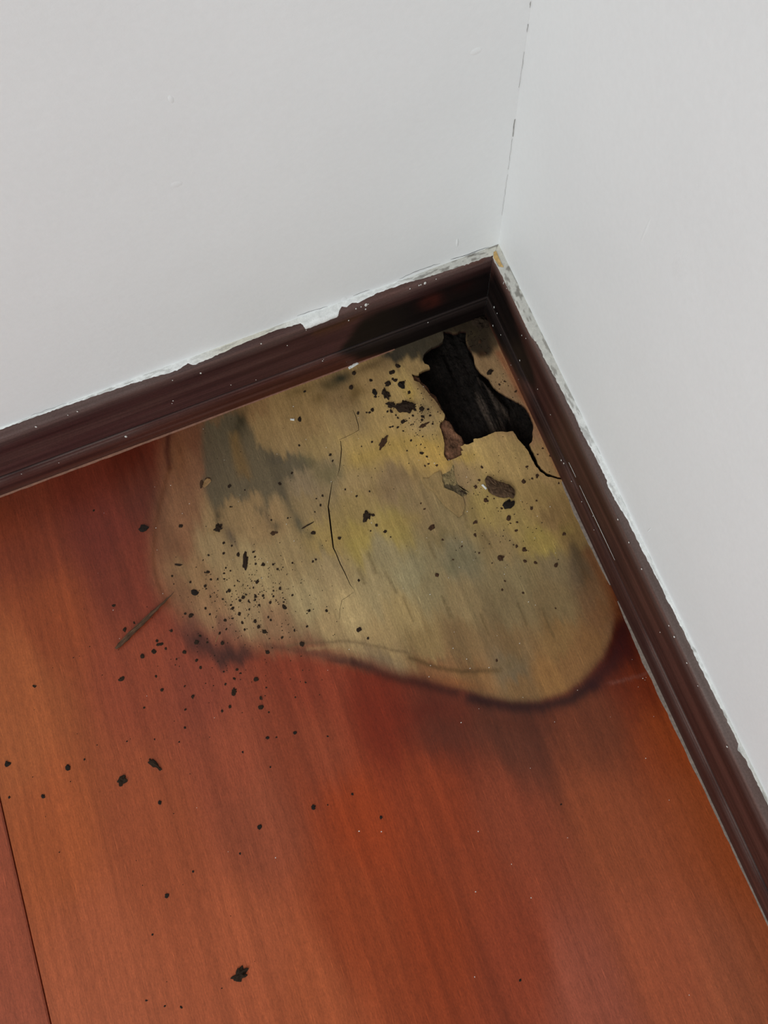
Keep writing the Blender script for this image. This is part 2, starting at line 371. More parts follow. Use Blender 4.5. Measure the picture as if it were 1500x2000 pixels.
    # yellow bands
    cv.line([(655, 1052), (700, 1038), (760, 1024), (812, 1012)], 26, A(144, 119, 70), 0.5); cv.line([(1020, 1075), (1060, 1060), (1112, 1034)], 20, A(144, 119, 70), 0.5)
    cv.line([(690, 900), (770, 872), (850, 858)], 40, A(158, 128, 62), .4); cs.ell(800, 770, 14, 20, A(168, 136, 62), .5); cs.ell(905, 895, 40, 14, A(158, 128, 60), .5)
    # dark fibres
    for a, b in [((755, 1118), (776, 1158)), ((788, 1166), (806, 1212)), ((862, 1166), (880, 1206)), ((838, 1060), (850, 1090)), ((945, 1040), (962, 1072)), ((720, 1080), (735, 1120)), ((1010, 1180), (1028, 1222)), ((1060, 1190), (1080, 1240)), ((940, 1200), (955, 1240)), ((700, 1110), (712, 1140)), ((905, 1000), (915, 1030))]:
        cv.line([a, b], 5, A(88, 72, 48), 0.55)
    # stain outline, left side
    cv.line([(328, 846), (326, 880), (330, 915)], 13, A(56, 30, 23), 0.75); cv.line([(330, 915), (318, 960), (304, 1030), (300, 1090), (308, 1140), (330, 1185)], 10, A(84, 52, 36), 0.5)
    cv.ell(350, 900, 20, 60, A(108, 66, 42), .4); cv.ell(272, 985, 26, 40, A(84, 46, 40), .45); cv.ell(250, 1110, 16, 60, A(98, 50, 40), .4)
    # lower outline, with the ridge shading painted in
    cs.poly([(350, 1232), (400, 1246), (450, 1262), (490, 1268), (496, 1290), (462, 1302), (420, 1302), (388, 1284), (360, 1262)], A(62, 44, 40), 0.8, 5.0)
    cs.ell(370, 1225, 26, 18, A(88, 54, 48), .6); cs.ell(440, 1284, 40, 12, A(54, 39, 36), .5, 8)
    cv.ell(664, 1292, 30, 7, A(62, 42, 38), 0.8, 9); cv.line([(520, 1262), (590, 1272), (660, 1284), (720, 1302)], 14, A(84, 56, 46), .6)
    cv.line([(560, 1262), (600, 1256), (680, 1252), (760, 1266), (800, 1276)], 6, A(92, 74, 54), 0.55); cv.line([(600, 1268), (660, 1262), (740, 1278)], 6, A(140, 116, 82), .4)  # dark stroke is the ridge's shading, put into the colour
    cv.line([(690, 1296), (760, 1320), (840, 1340), (890, 1352)], 20, A(58, 36, 31), 0.75)
    cv.line([(800, 1284), (840, 1300), (900, 1313), (976, 1309)], 9, A(78, 60, 41), 0.7); cv.ell(995, 1296, 34, 18, A(116, 94, 64), 0.5, -20); cv.ell(890, 1334, 50, 10, A(122, 74, 46), .6, 12)  # first stroke continues the painted shadow line of the ridge
    cv.line([(920, 1366), (1000, 1381), (1060, 1382), (1115, 1366), (1158, 1336)], 26, A(44, 27, 24), 0.85)
    cv.line([(1158, 1336), (1196, 1290), (1216, 1235), (1216, 1190)], 36, A(54, 30, 26), 0.8); cv.ell(1222, 1272, 20, 26, A(62, 32, 26), .6)
    cv.line([(1190, 1334), (1230, 1326), (1262, 1316)], 6, A(118, 76, 66), 0.45)
    cs.ell(1000, 1415, 120, 26, A(78, 44, 35), .5); cs.ell(900, 1440, 90, 30, A(84, 50, 40), .4); cs.ell(820, 1385, 60, 18, A(88, 40, 31), .5)
    # red tint along the right skirting
    cv.line([(1150, 1080), (1185, 1145), (1205, 1200)], 26, A(112, 66, 42), .55)
    return np.clip(cv.c, 0.004, 0.9)

def plank_relief(P):
    """gentle swelling of the lifted veneer, mm"""
    x, y = P[:, 0], P[:, 1]
    z = 0.5 * (fbm(x / 40, y / 60, 77, 2) - .5) * smooth(6, -10, sdist(P, STAIN))
    d = line_dist(P, np.vstack([HOLE, HOLE[:1]]))
    z = z + 0.5 * np.exp(-(d / 7) ** 2)
    for pts, a in (([(560, 1260), (640, 1260), (700, 1256), (800, 1278), (900, 1308), (980, 1308)], 0.35), ([(640, 1285), (760, 1316), (850, 1338)], 0.25),
                   ([(945, 1366), (1050, 1376), (1110, 1358), (1180, 1290), (1206, 1200)], 0.3)):
        z = z + a * np.exp(-(line_dist(P, FP(pts)) / 3.0) ** 2)
    return z

SEAM = -406.0
def damaged_plank():
    x0, x1, y0, y1 = SEAM + 0.5, 0.0, -EXT * 1000, 0.0
    rs = np.random.RandomState(1)
    def grid(ax0, ax1, ay0, ay1, st):
        gx, gy = np.meshgrid(np.arange(ax0 + st / 2, ax1, st), np.arange(ay0 + st / 2, ay1, st))
        g = np.stack([gx.ravel(), gy.ravel()], 1); return g + rs.uniform(-.28, .28, g.shape) * st
    sx0, sy0 = STAIN[:, 0].min() - 12, STAIN[:, 1].min() - 14
    sx0 = max(sx0, x0 + 3)
    fine = grid(sx0, -3, sy0, -3, 1.15)
    mid = grid(x0 + 2, -3, -590, -3, 3.6); mid = mid[(mid[:, 0] < sx0 - 1) | (mid[:, 1] < sy0 - 1)]
    far = grid(x0 + 10, -10, y0 + 20, -610, 45)
    pts = np.vstack([fine, mid, far])
    keep = np.ones(len(pts), bool)
    for cpoly in CUTS:
        lo_, hi_ = cpoly.min(0) - 2, cpoly.max(0) + 2
        near = np.where(((pts > lo_) & (pts < hi_)).all(1))[0]
        sd = sdist(pts[near], cpoly); keep[near[sd < 0.35]] = False
    pts = pts[keep]
    B = []
    def edge(a, b, st):
        n = max(1, int(math.hypot(b[0] - a[0], b[1] - a[1]) / st))
        for i in range(n): B.append((a[0] + (b[0] - a[0]) * i / n, a[1] + (b[1] - a[1]) * i / n))
    edge((x0, y0), (x1, y0), 50); edge((x1, y0), (x1, -600), 50); edge((x1, -600), (x1, 0), 4); edge((x1, 0), (x0, 0), 4); edge((x0, 0), (x0, -600), 4); edge((x0, -600), (x0, y0), 50)
    loops = [np.array(B)] + CUTS
    allp = []; edges = []
    for lp in loops:
        b = len(allp); allp += [tuple(p) for p in lp]; edges += [(b + i, b + (i + 1) % len(lp)) for i in range(len(lp))]
    allp += [tuple(p) for p in pts]
    vs_, es_, fs_, ov, oe, of = delaunay_2d_cdt([Vector(p) for p in allp], edges, [], 0, 1e-5)
    V = np.array([(v[0], v[1]) for v in vs_]); T = np.array([f for f in fs_ if len(f) == 3])
    cen = V[T].mean(1); dead = np.zeros(len(T), bool)
    for cpoly in CUTS:
        lo_, hi_ = cpoly.min(0), cpoly.max(0)
        near = np.where(((cen > lo_) & (cen < hi_)).all(1))[0]
        dead[near] |= inside(cen[near], cpoly)
    T = T[~dead]
    area = (V[T[:, 1], 0] - V[T[:, 0], 0]) * (V[T[:, 2], 1] - V[T[:, 0], 1]) - (V[T[:, 2], 0] - V[T[:, 0], 0]) * (V[T[:, 1], 1] - V[T[:, 0], 1])
    T[area < 0] = T[area < 0][:, ::-1]
    used = np.unique(T); re = np.full(len(V), -1); re[used] = np.arange(len(used)); V = V[used]; T = re[T]
    near = (V[:, 1] > -620)
    col = np.tile(alb(np.array([140, 70, 44.])), (len(V), 1)); col[near] = plank_colour(V[near])
    z = np.zeros(len(V)); z[near] = plank_relief(V[near])
    # walls: drop every border edge
    E2 = {}
    for t in T:
        for a, b in ((t[0], t[1]), (t[1], t[2]), (t[2], t[0])): E2[(a, b)] = 1
    border = [(a, b) for a, b in E2 if (b, a) not in E2]
    ids = {}; nv = []; nc = []; depth = []
    for a, b in border:
        for k in (a, b):
            if k not in ids:
                ids[k] = len(V) + len(nv)
                p = V[k]; outer = p[0] < x0 + .01 or p[0] > -.01 or p[1] > -.01 or p[1] < y0 + .01
                nv.append(p); depth.append(-12.0 if outer else -3.4); nc.append(alb(np.array([44., 33, 26])) if not outer else alb(np.array([70., 34, 22])))
    faces = [tuple(t) for t in T] + [(b, a, ids[a], ids[b]) for a, b in border]
    VV = np.vstack([np.column_stack([V, z]), np.column_stack([np.array(nv), np.array(depth)])]) / 1000
    CC = np.vstack([col, np.array(nc)])
    o = obj('plank', VV, faces, WOOD, floor, CC)
    o['label'] = 'wide red brown plank with a pale water stain and rotten hole'
    return o
plank0 = damaged_plank()
from mathutils.kdtree import KDTree
_co = np.empty(len(plank0.data.vertices) * 3); plank0.data.vertices.foreach_get('co', _co); _co = _co.reshape(-1, 3) * 1000
_co = _co[(_co[:, 2] > -2.5) & (_co[:, 1] > -620)]
KD = KDTree(len(_co))
for i_, c_ in enumerate(_co): KD.insert((c_[0], c_[1], 0), i_)
KD.balance()
def relief_at(p): return _co[KD.find((p[0], p[1], 0))[1], 2]

def plain_plank(x0, x1, y0, y1, tint, seed):
    b = 0.8
    xs = [x0, x0 + b] + list(np.arange(x0 + 6, x1 - 5, 6.0)) + [x1 - b, x1]
    ys = [y0, y0 + b] + list(np.arange(y0 + 40, y1 - 5, 30.0)) + [y1 - b, y1]
    V = []; 
    for j, yy in enumerate(ys):
        for i, xx in enumerate(xs):
            e = i in (0, len(xs) - 1) or j in (0, len(ys) - 1)
            V.append((xx, yy, -0.6 if e else 0.0))
    nx = len(xs); Fc = [(j * nx + i, j * nx + i + 1, (j + 1) * nx + i + 1, (j + 1) * nx + i) for j in range(len(ys) - 1) for i in range(nx - 1)]
    ring = [i for i in range(nx)] + [j * nx + nx - 1 for j in range(1, len(ys))] + [(len(ys) - 1) * nx + i for i in range(nx - 2, -1, -1)] + [j * nx for j in range(len(ys) - 2, 0, -1)]
    base = len(V)
    for k in ring: V.append((V[k][0], V[k][1], -12))
    n = len(ring); Fc += [(ring[(k + 1) % n], ring[k], base + k, base + (k + 1) % n) for k in range(n)]
    V = np.array(V); x, y = V[:, 0], V[:, 1]
    col = np.tile(alb(np.array(tint, float)), (len(V), 1)) * (0.84 + 0.32 * fbm(x / 9, y / 300, seed, 4))[:, None]
    return obj('plank', V / 1000, Fc, WOOD, floor, col)
E_ = -EXT * 1000
for k, (xa, xb, ya, yb, t) in enumerate([(SEAM - 405, SEAM - 0.7, -1500, 0, (130, 68, 50)), (SEAM - 405, SEAM - 0.7, E_, -1501.2, (138, 70, 46)), (SEAM - 811, SEAM - 406.2, -900, 0, (140, 72, 46)),
                              (SEAM - 811, SEAM - 406.2, E_, -901.2, (132, 64, 44)), (SEAM - 1217, SEAM - 812.2, -1900, 0, (134, 66, 46)), (SEAM - 1217, SEAM - 812.2, E_, -1901.2, (140, 72, 46)),
                              (E_, SEAM - 1218.2, -1200, 0, (138, 68, 44)), (E_, SEAM - 1218.2, E_, -1201.2, (130, 64, 46))]):
    plain_plank(xa, xb, ya, yb, t, 60 + k * 7)

# ------------------------------------------------------------------ rotten core seen through the hole
def rotten_core():
    lo_, hi_ = HOLE.min(0) - 5, HOLE.max(0) + 5
    st = 0.75
    xs = np.arange(lo_[0], hi_[0], st); ys = np.arange(lo_[1], hi_[1], st)
    gx, gy = np.meshgrid(xs, ys); P = np.stack([gx.ravel(), gy.ravel()], 1); x, y = P.T
    dep = FP(Z5([(378, 250), (640, 250), (650, 400), (730, 600), (870, 780), (960, 900), (1180, 1040), (1310, 1130), (1390, 1300), (1390, 1460), (1400, 1600), (1300, 1600), (1165, 1430),
              (960, 1440), (760, 1500), (660, 1570), (610, 1500), (560, 1440), (510, 1390), (470, 1310), (410, 1220), (340, 1080), (280, 985), (215, 930), (150, 860), (105, 800), (100, 730), (200, 690), (140, 600), (180, 490), (370, 390)]))
    wq = np.stack([x + 1.2 * (fbm(x / 4, y / 4, 3) - .5), y + 2.0 * (fbm(x / 3, y / 5, 8) - .5)], 1)
    sd = sdist(wq, dep)
    ledA = FP(Z5([(20, 750), (60, 755), (105, 765), (130, 825), (205, 880), (232, 935), (305, 985), (335, 1060), (390, 1170), (405, 1215), (340, 1160), (270, 1080), (210, 1000), (150, 940), (90, 870), (40, 840)]))
    ledB = FP(Z5([(330, 1290), (400, 1250), (450, 1265), (482, 1310), (522, 1390), (580, 1440), (612, 1500), (625, 1560), (625, 1680), (430, 1760), (380, 1700), (360, 1500)]))
    t = smooth(-0.5, 1.3, np.minimum(sdist(wq, ledA), sdist(wq, ledB)))
    # shallower towards the lower right
    right = smooth(0, 1, ((x - F(900, 700)[0]) * 0.6 - (y - F(900, 700)[1])) / 55.0)
    deep = -13.5 + 5.5 * right
    ridge = 3.2 * (fbm(x / 6.5, y / 70, 12, 3) - .5) + 1.6 * (vnoise(x / 2.2, y / 30, 4) - .5)
    lump = 2.2 * (fbm(x / 5, y / 6, 15, 4) - .5) + 1.0 * (vnoise(x / 1.4, y / 1.6, 6) - .5)
    shelf = -1.9 + 0.9 * (fbm(x / 3, y / 3, 18, 4) - .5) + 0.6 * (vnoise(x / 1.1, y / 1.1, 19) - .5)
    z = shelf * (1 - t) + (deep + ridge + lump) * t
    # one slab of fibres standing up with a steep edge
    fd = FP(Z5([(730, 720), (800, 720), (1000, 950), (1150, 1100), (1120, 1390), (930, 1400), (760, 1050)]))
    z = np.where(t > .5, np.maximum(z, (-6.2 + 0.6 * ridge + 0.7 * lump) * smooth(1.5, -1.5, sdist(wq, fd)) + -30 * smooth(-1.5, 1.5, sdist(wq, fd))), z)
    z = np.minimum(z, -0.6); z = np.maximum(z, -16.5)
    cd_ = lin((27, 22, 19)); cb = lin((112, 78, 58)); cf = lin((66, 55, 47))
    n1 = fbm(x / 3, y / 3.5, 22, 4)
    col = cb * (1 - t[:, None]) * (0.45 + 1.1 * n1[:, None]) + cd_ * t[:, None] * (0.6 + 0.8 * n1[:, None])
    fm = (smooth(1, -1, sdist(wq, fd)) * smooth(.46, .62, fbm(x / 2, y / 34, 33, 3)) * t)[:, None]; col = col * (1 - fm) + cf * fm
    # outside the hole outline the core stays under the veneer
    out = sdist(P, HOLE) > 0.3
    z = np.where(out, np.minimum(z, -3.0), z)
    nx = len(xs); ny = len(ys)
    i = np.arange(nx - 1)[None, :] + np.arange(ny - 1)[:, None] * nx; i = i.ravel()
    Fc = np.stack([i, i + 1, i + nx + 1, i + nx], 1)
    o = obj('rotten_core', np.column_stack([P, z]) / 1000, Fc, ROT_ATTR, plank0, col, True)
    o['label'] = 'dark fibrous rotten wood inside the hole'
rotten_core()
b_ = box('crack_bed', F(640, 1000)[0] / 1000 - .02, F(700, 1000)[0] / 1000 + .012, F(670, 1215)[1] / 1000 - .01, F(690, 790)[1] / 1000 + .01, -0.0115, -0.0034, DARK_SLAB, plank0)
b_['label'] = 'dark wood at the bottom of the long crack'

# ------------------------------------------------------------------ flat flakes of veneer
def sheet(name, pts, z0, th, mat, parent, curl=None, col=None):
    poly = jag(FP(pts), 0.12, 1.4, 5)
    n = len(poly); cen = poly.mean(0)
    zf = (lambda p: curl(p)) if curl else (lambda p: 0)
    mid = cen + (poly - cen) * 0.5
    V = [(*p, z0 + th + zf(p)) for p in poly] + [(*p, z0 + th + zf(p) * .6) for p in mid] + [(*cen, z0 + th)] + [(*p, z0 + zf(p)) for p in poly]
    Fc = [(i, (i + 1) % n, n + (i + 1) % n, n + i) for i in range(n)] + [(n + i, n + (i + 1) % n, 2 * n) for i in range(n)] + [((i + 1) % n, i, 2 * n + 1 + i, 2 * n + 1 + (i + 1) % n) for i in range(n)]
    V = np.array(V)
    area = sum(poly[i][0] * poly[(i + 1) % n][1] - poly[(i + 1) % n][0] * poly[i][1] for i in range(n))
    if area < 0: Fc = [f[::-1] for f in Fc]
    cc = None if col is None else np.tile(alb(np.array(col, float)), (len(V), 1))
    return obj(name, V / 1000, Fc, mat, parent, cc)
chip = Z2([(200, 328), (255, 330), (290, 295), (355, 268), (365, 310), (362, 345), (380, 372), (385, 410), (420, 428), (470, 445), (520, 475), (550, 495), (565, 560), (548, 640), (515, 668), (480, 640), (430, 600), (395, 575), (340, 510), (290, 440), (240, 412), (215, 385)])
c1 = sheet('veneer_flap', chip, 0.35, 0.45, WOOD, plank0, lambda p: 0.25 * math.sin(p[0] * .3), (134, 110, 74))
c1['label'] = 'lifted pale flap of veneer below the hole'
rec = Z2([(365, 300), (400, 285), (440, 262), (460, 215), (470, 205), (468, 260), (480, 320), (490, 365), (515, 390), (545, 425), (600, 450), (560, 480), (545, 490), (510, 470), (470, 445), (420, 428), (385, 405), (364, 345)])
c2 = sheet('exposed_backing', rec, 0.25, 0.12, ROT_ATTR, plank0, None, (116, 100, 72))
c2['label'] = 'grey exposed layer beside the veneer flap'
c3 = sheet('exposed_backing', Z2([(385, 385), (430, 382), (470, 395), (500, 380), (510, 400), (540, 430), (570, 438), (565, 462), (545, 485), (505, 462), (470, 440), (420, 422), (388, 402)]), 0.36, 0.1, ROT_ATTR, plank0, None, (78, 68, 54))
c3['label'] = 'dark edge under the veneer flap'

# ================================================================== skirting boards
PROF = [(0.0, 70), (2.5, 70), (5.2, 70), (6.0, 69.7), (6.6, 69.0), (6.9, 67.8), (7.0, 66), (7.0, 63), (7.0, 59), (7.0, 54), (7.0, 49), (7.0, 44), (7.0, 39), (7.0, 34), (7.0, 30), (7.0, 27), (6.9, 25.8), (6.5, 25.0), (6.15, 24.4), (6.3, 23.8),
        (6.9, 23.4), (7.2, 22.9), (7.2, 22.2), (6.9, 21.6), (6.35, 21.2), (6.2, 20.6), (6.5, 19.9), (7.0, 19.2), (7.3, 18), (7.4, 12), (7.4, 9), (7.4, 6), (7.4, 3), (7.4, 0.6), (7.2, 0)]
SK_E = 0.68; SK_S = 0.02
def salb(c): return np.clip((lin(np.array(c, float)) - SK_S * 0.6) / SK_E, 0.004, 0.9)
def skirting(side):
    left = side == 'left'
    ss = np.concatenate([[0.0], np.arange(1.0, 470 if left else 540, 1.6), np.arange(480 if left else 550, EXT * 1000, 40), [EXT * 1000]])
    np_ = len(PROF); V = []; S = []; Zs = []; D = []
    for s in ss:
        for d, z in PROF:
            sx = max(s, d + 0.18)           # mitre
            V.append((-sx, -d, z) if left else (-d, -sx, z)); S.append(sx); Zs.append(z); D.append(d)
    V = np.array(V); S = np.array(S); Zs = np.array(Zs, float); D = np.array(D)
    Fc = []
    for i in range(len(ss) - 1):
        for j in range(np_ - 1):
            a, b = i * np_ + j, (i + 1) * np_ + j
            Fc.append((a, b, b + 1, a + 1) if left else (a, a + 1, b + 1, b))
    P = np.stack([S, Zs], 1)
    strk = 5 * (fbm(S / 60, Zs / 3.0, 3 if left else 4, 3) - .5)
    Wp = np.stack([S + 6 * (fbm(S / 20, Zs / 4, 6, 3) - .5), Zs + strk], 1)
    if left:
        base = np.tile(salb((64, 46, 45)), (len(V), 1))
        cv = Canvas(P, base, Wp, WLP, 0.33)
        lowm = smooth(23, 17, Zs) ; cv.put(lowm * .75 * smooth(470, 200, S) , salb((68, 43, 37)))  # red floor's reflection painted onto the lower moulding
        cv.put(smooth(9, 2, Zs) * .5, salb((84, 52, 42)))  # foot tinted redder, also as the floor's painted reflection
        cv.put(smooth(58, 70, Zs) * .55 * (0.5 + fbm(S / 30, Zs / 9, 12)), salb((92, 80, 76)))
        cv.put(.4 * smooth(.5, .72, fbm(S / 120, Zs / 2.6, 73, 3)), salb((82, 62, 58))); cv.put(.4 * smooth(.5, .7, fbm(S / 150, Zs / 3.4, 74, 3)), salb((44, 31, 30)))
        cv.poly([(660, 690), (690, 642), (705, 622), (740, 605), (800, 585), (850, 562), (960, 520), (990, 560), (980, 680), (860, 660), (760, 690), (700, 700)], salb((23, 21, 20)), .93, 4.0)
        cv.line([(620, 650), (660, 636), (700, 616)], 16, salb((74, 52, 40)), .7); cv.line([(650, 610), (760, 575), (860, 535), (945, 508)], 12, salb((78, 56, 50)), .7)
        cv.ell(842, 588, 24, 12, salb((72, 42, 38)), .85, -20); cv.ell(838, 590, 10, 5, salb((34, 24, 22)), .9, -20)
        cv.ell(905, 560, 26, 10, salb((42, 32, 30)), .7, -20)
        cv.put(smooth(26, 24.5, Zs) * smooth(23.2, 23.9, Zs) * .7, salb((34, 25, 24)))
        bead = (smooth(24.0, 23.4, Zs) * smooth(22.4, 22.9, Zs) + .8 * smooth(20.2, 19.4, Zs) * smooth(17.6, 18.4, Zs)) * (0.15 + .9 * smooth(.35, .75, fbm(S / 45, Zs * 0, 51, 3)))  # worn bead edges plus their highlight, both painted lighter
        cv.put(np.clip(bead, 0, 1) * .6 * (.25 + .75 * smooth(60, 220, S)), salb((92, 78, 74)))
        mat = SKIRT_L
    else:
        base = np.tile(salb((62, 45, 42)), (len(V), 1))
        cv = Canvas(P, base, Wp, WRP, 0.33)
        cv.put(smooth(60, 70, Zs) * .6 * (0.4 + fbm(S / 30, Zs / 9, 13)), salb((98, 88, 84)))
        cv.put(smooth(9, 2, Zs) * .6 * smooth(140, 40, S), salb((120, 72, 50)))  # reflection of the floor painted along the foot near the corner
        cv.put(.5 * smooth(.5, .72, fbm(S / 120, Zs / 2.6, 71, 3)), salb((84, 58, 52))); cv.put(.45 * smooth(.5, .7, fbm(S / 150, Zs / 3.4, 72, 3)), salb((40, 29, 28)))
        cv.poly([(948, 540), (966, 528), (990, 580), (1010, 640), (1040, 720), (1050, 760), (1020, 740), (985, 690), (960, 640), (940, 620)], salb((22, 21, 22)), .9, 5.0)
        cv.poly([(1030, 760), (1050, 780), (1080, 850), (1110, 910), (1090, 905), (1050, 820)], salb((28, 23, 23)), .6, 6.0)
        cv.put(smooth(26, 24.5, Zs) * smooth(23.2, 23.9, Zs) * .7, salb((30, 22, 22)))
        bead = (smooth(24.0, 23.4, Zs) * smooth(22.4, 22.9, Zs) + .8 * smooth(20.2, 19.4, Zs) * smooth(17.6, 18.4, Zs)) * (0.15 + .9 * smooth(.35, .75, fbm(S / 45, Zs * 0, 51, 3)))  # pale lines: edge wear and the bead's highlight in one colour
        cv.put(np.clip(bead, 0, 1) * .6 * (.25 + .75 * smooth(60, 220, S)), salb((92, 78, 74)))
        mat = SKIRT_R
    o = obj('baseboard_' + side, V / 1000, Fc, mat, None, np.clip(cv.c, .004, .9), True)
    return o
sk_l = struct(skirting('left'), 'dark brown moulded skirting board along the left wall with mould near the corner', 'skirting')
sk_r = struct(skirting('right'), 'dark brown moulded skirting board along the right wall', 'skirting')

# ---- ragged paint on the top edge of each board
arc = [0.0]
for (d0, z0), (d1, z1) in zip(PROF[:-1], PROF[1:]): arc.append(arc[-1] + math.hypot(d1 - d0, z1 - z0))
def prof_at(a):
    a = min(max(a, 0), arc[-1] - 1e-6)
    for i in range(len(arc) - 1):
        if arc[i + 1] > a:
            t = (a - arc[i]) / (arc[i + 1] - arc[i]); d = PROF[i][0] + t * (PROF[i + 1][0] - PROF[i][0]); z = PROF[i][1] + t * (PROF[i + 1][1] - PROF[i][1])
            n = np.array([-(PROF[i + 1][1] - PROF[i][1]), PROF[i + 1][0] - PROF[i][0]]); n = n / np.hypot(*n); return d, z, n
def smear(side, keys, colkeys, seed, amp):
    """keys: (s mm, reach along the profile mm)"""
    left = side == 'left'
    rs = np.random.RandomState(seed)
    ss = np.arange(0.0, keys[-1][0], 0.55)
    reach = np.interp(ss, [k[0] for k in keys], [k[1] for k in keys])
    reach = reach + amp * reach * (fbm(ss / 9.0, ss * 0, seed, 3) - .5) * 2 + 0.5 * (vnoise(ss / 1.3, ss * 0, seed + 5) - .5)
    reach = np.maximum(reach, 0.5)
    K = 9; V = []; CO = []
    th = 0.28
    for i, s in enumerate(ss):
        cbase = np.array([np.interp(s, [k[0] for k in colkeys], [k[1][c] for k in colkeys]) for c in range(3)])
        for k in range(K + 1):
            a = reach[i] * k / K; d, z, n = prof_at(a)
            off = th * (1 - (k / K) ** 6) * (0.7 + 0.6 * vnoise(s / 1.5, a / 1.2, seed)) if k < K else -0.05
            d2 = d + n[0] * off; z2 = z + n[1] * off; sx = max(s, d2 + 0.05)
            V.append((-sx, -d2, z2) if left else (-d2, -sx, z2))
            mott = fbm(s / 6.0, a / 1.3 + 9, seed + 3, 3)
            dk = float(smooth(.56, .70, mott)) * float(np.interp(s, [k_[0] for k_ in colkeys], [k_[2] for k_ in colkeys]))
            CO.append(cbase * (1 - dk) + np.array(lin((140, 134, 126))) * dk)
    Fc = []
    for i in range(len(ss) - 1):
        for k in range(K):
            a, b = i * (K + 1) + k, (i + 1) * (K + 1) + k
            Fc.append((a, b, b + 1, a + 1) if left else (a, a + 1, b + 1, b))
    o = obj('paint_smear', np.array(V) / 1000, Fc, PAINT_ATTR, sk_l if left else sk_r, np.array(CO), True)
    o['label'] = 'ragged white paint on the top edge of the board'
    return o
sl = lambda px, py: WL(px, py, 6)[0]
sr = lambda px, py: WR(px, py, 6)[0]
Wc = tuple(lin((238, 237, 234))); Be = tuple(lin((216, 210, 196))); Gy = tuple(lin((204, 200, 192)))
smear('left', [(0, 6), (6, 6), (sl(905, 510), 5.6), (sl(870, 525), 4.8), (sl(840, 535), 4.2), (sl(800, 552), 3.2), (sl(740, 575), 2.6), (sl(700, 590), 4.5), (sl(690, 594), 2.6), (sl(678, 600), 4.6), (sl(670, 602), 2.6), (sl(664, 604), 4.5), (sl(655, 606), 9.0), (sl(642, 612), 9.5), (sl(600, 625), 10.0), (sl(592, 628), 9.5), (sl(588, 630), 4.0),
               (sl(540, 645), 2.4), (sl(490, 662), 2.8), (sl(420, 690), 4.4), (sl(372, 706), 5.4), (sl(364, 710), 2.8), (sl(340, 716), 4.6), (sl(290, 738), 3.6), (sl(250, 752), 2.4), (sl(200, 772), 2.0), (sl(140, 792), 1.4), (sl(60, 818), 1.1), (sl(0, 842), 1.0), (560, 1.0), (1000, 1.5)],
      [(0, Be, .9), (15, Gy, .9), (sl(840, 535), Gy, .9), (sl(780, 560), Wc, .3), (sl(600, 625), Wc, .05), (sl(520, 655), Be, .5), (sl(440, 680), Be, .4), (sl(370, 710), Wc, .2), (sl(250, 752), Wc, .5), (sl(100, 810), Wc, .4), (1000, Wc, .3)], 11, 0.12)
smear('right', [(0, 6.5), (8, 7.6), (sr(1000, 545), 6.6), (sr(1030, 600), 7.2), (sr(1060, 660), 5.6), (sr(1100, 740), 4.4), (sr(1150, 850), 4.4), (sr(1185, 925), 3.2), (sr(1190, 940), 4.4), (sr(1230, 1010), 2.6), (sr(1290, 1140), 2.1), (sr(1360, 1280), 1.7), (sr(1450, 1460), 1.5), (sr(1455, 1470), 3.6), (sr(1465, 1490), 1.6), (sr(1500, 1560), 1.5), (620, 1.5), (1000, 2)],
      [(0, Be, .9), (12, Gy, .9), (sr(1030, 600), Gy, .9), (sr(1080, 700), Gy, .7), (sr(1150, 850), Wc, .5), (sr(1250, 1050), Wc, .2), (sr(1360, 1280), Wc, .5), (sr(1500, 1560), Gy, .7), (1000, Gy, .7)], 12, 0.16)

# tan bare patch where the boards meet
def patch_top(px_pts, z, mat, parent, name, label, th=0.35):
    P = []
    for (px, py) in px_pts: P.append(F(px, py, z))
    P = np.array(P); n = len(P); cen = P.mean(0)
    V = [(*p, z) for p in P] + [(*(cen + (p - cen) * .8), z + th) for p in P] + [(*cen, z + th)]
    Fc = [(i, (i + 1) % n, n + (i + 1) % n, n + i) for i in range(n)] + [(n + i, n + (i + 1) % n, 2 * n) for i in range(n)]
    a = sum(P[i][0] * P[(i + 1) % n][1] - P[(i + 1) % n][0] * P[i][1] for i in range(n))
    if a < 0: Fc = [f[::-1] for f in Fc]
    o = obj(name, np.array(V) / 1000, Fc, mat, parent); o['label'] = label; return o
TAN = plain('bare_filler', (196, 160, 104), 0.8, 0.2, 0.25, 500, 0.6)
patch_top([(964, 492), (969, 490), (974, 502), (979, 514), (984, 522), (976, 521), (970, 512), (964, 504)], 70.45, TAN, sk_r, 'bare_patch', 'tan bare patch on the mitred corner')

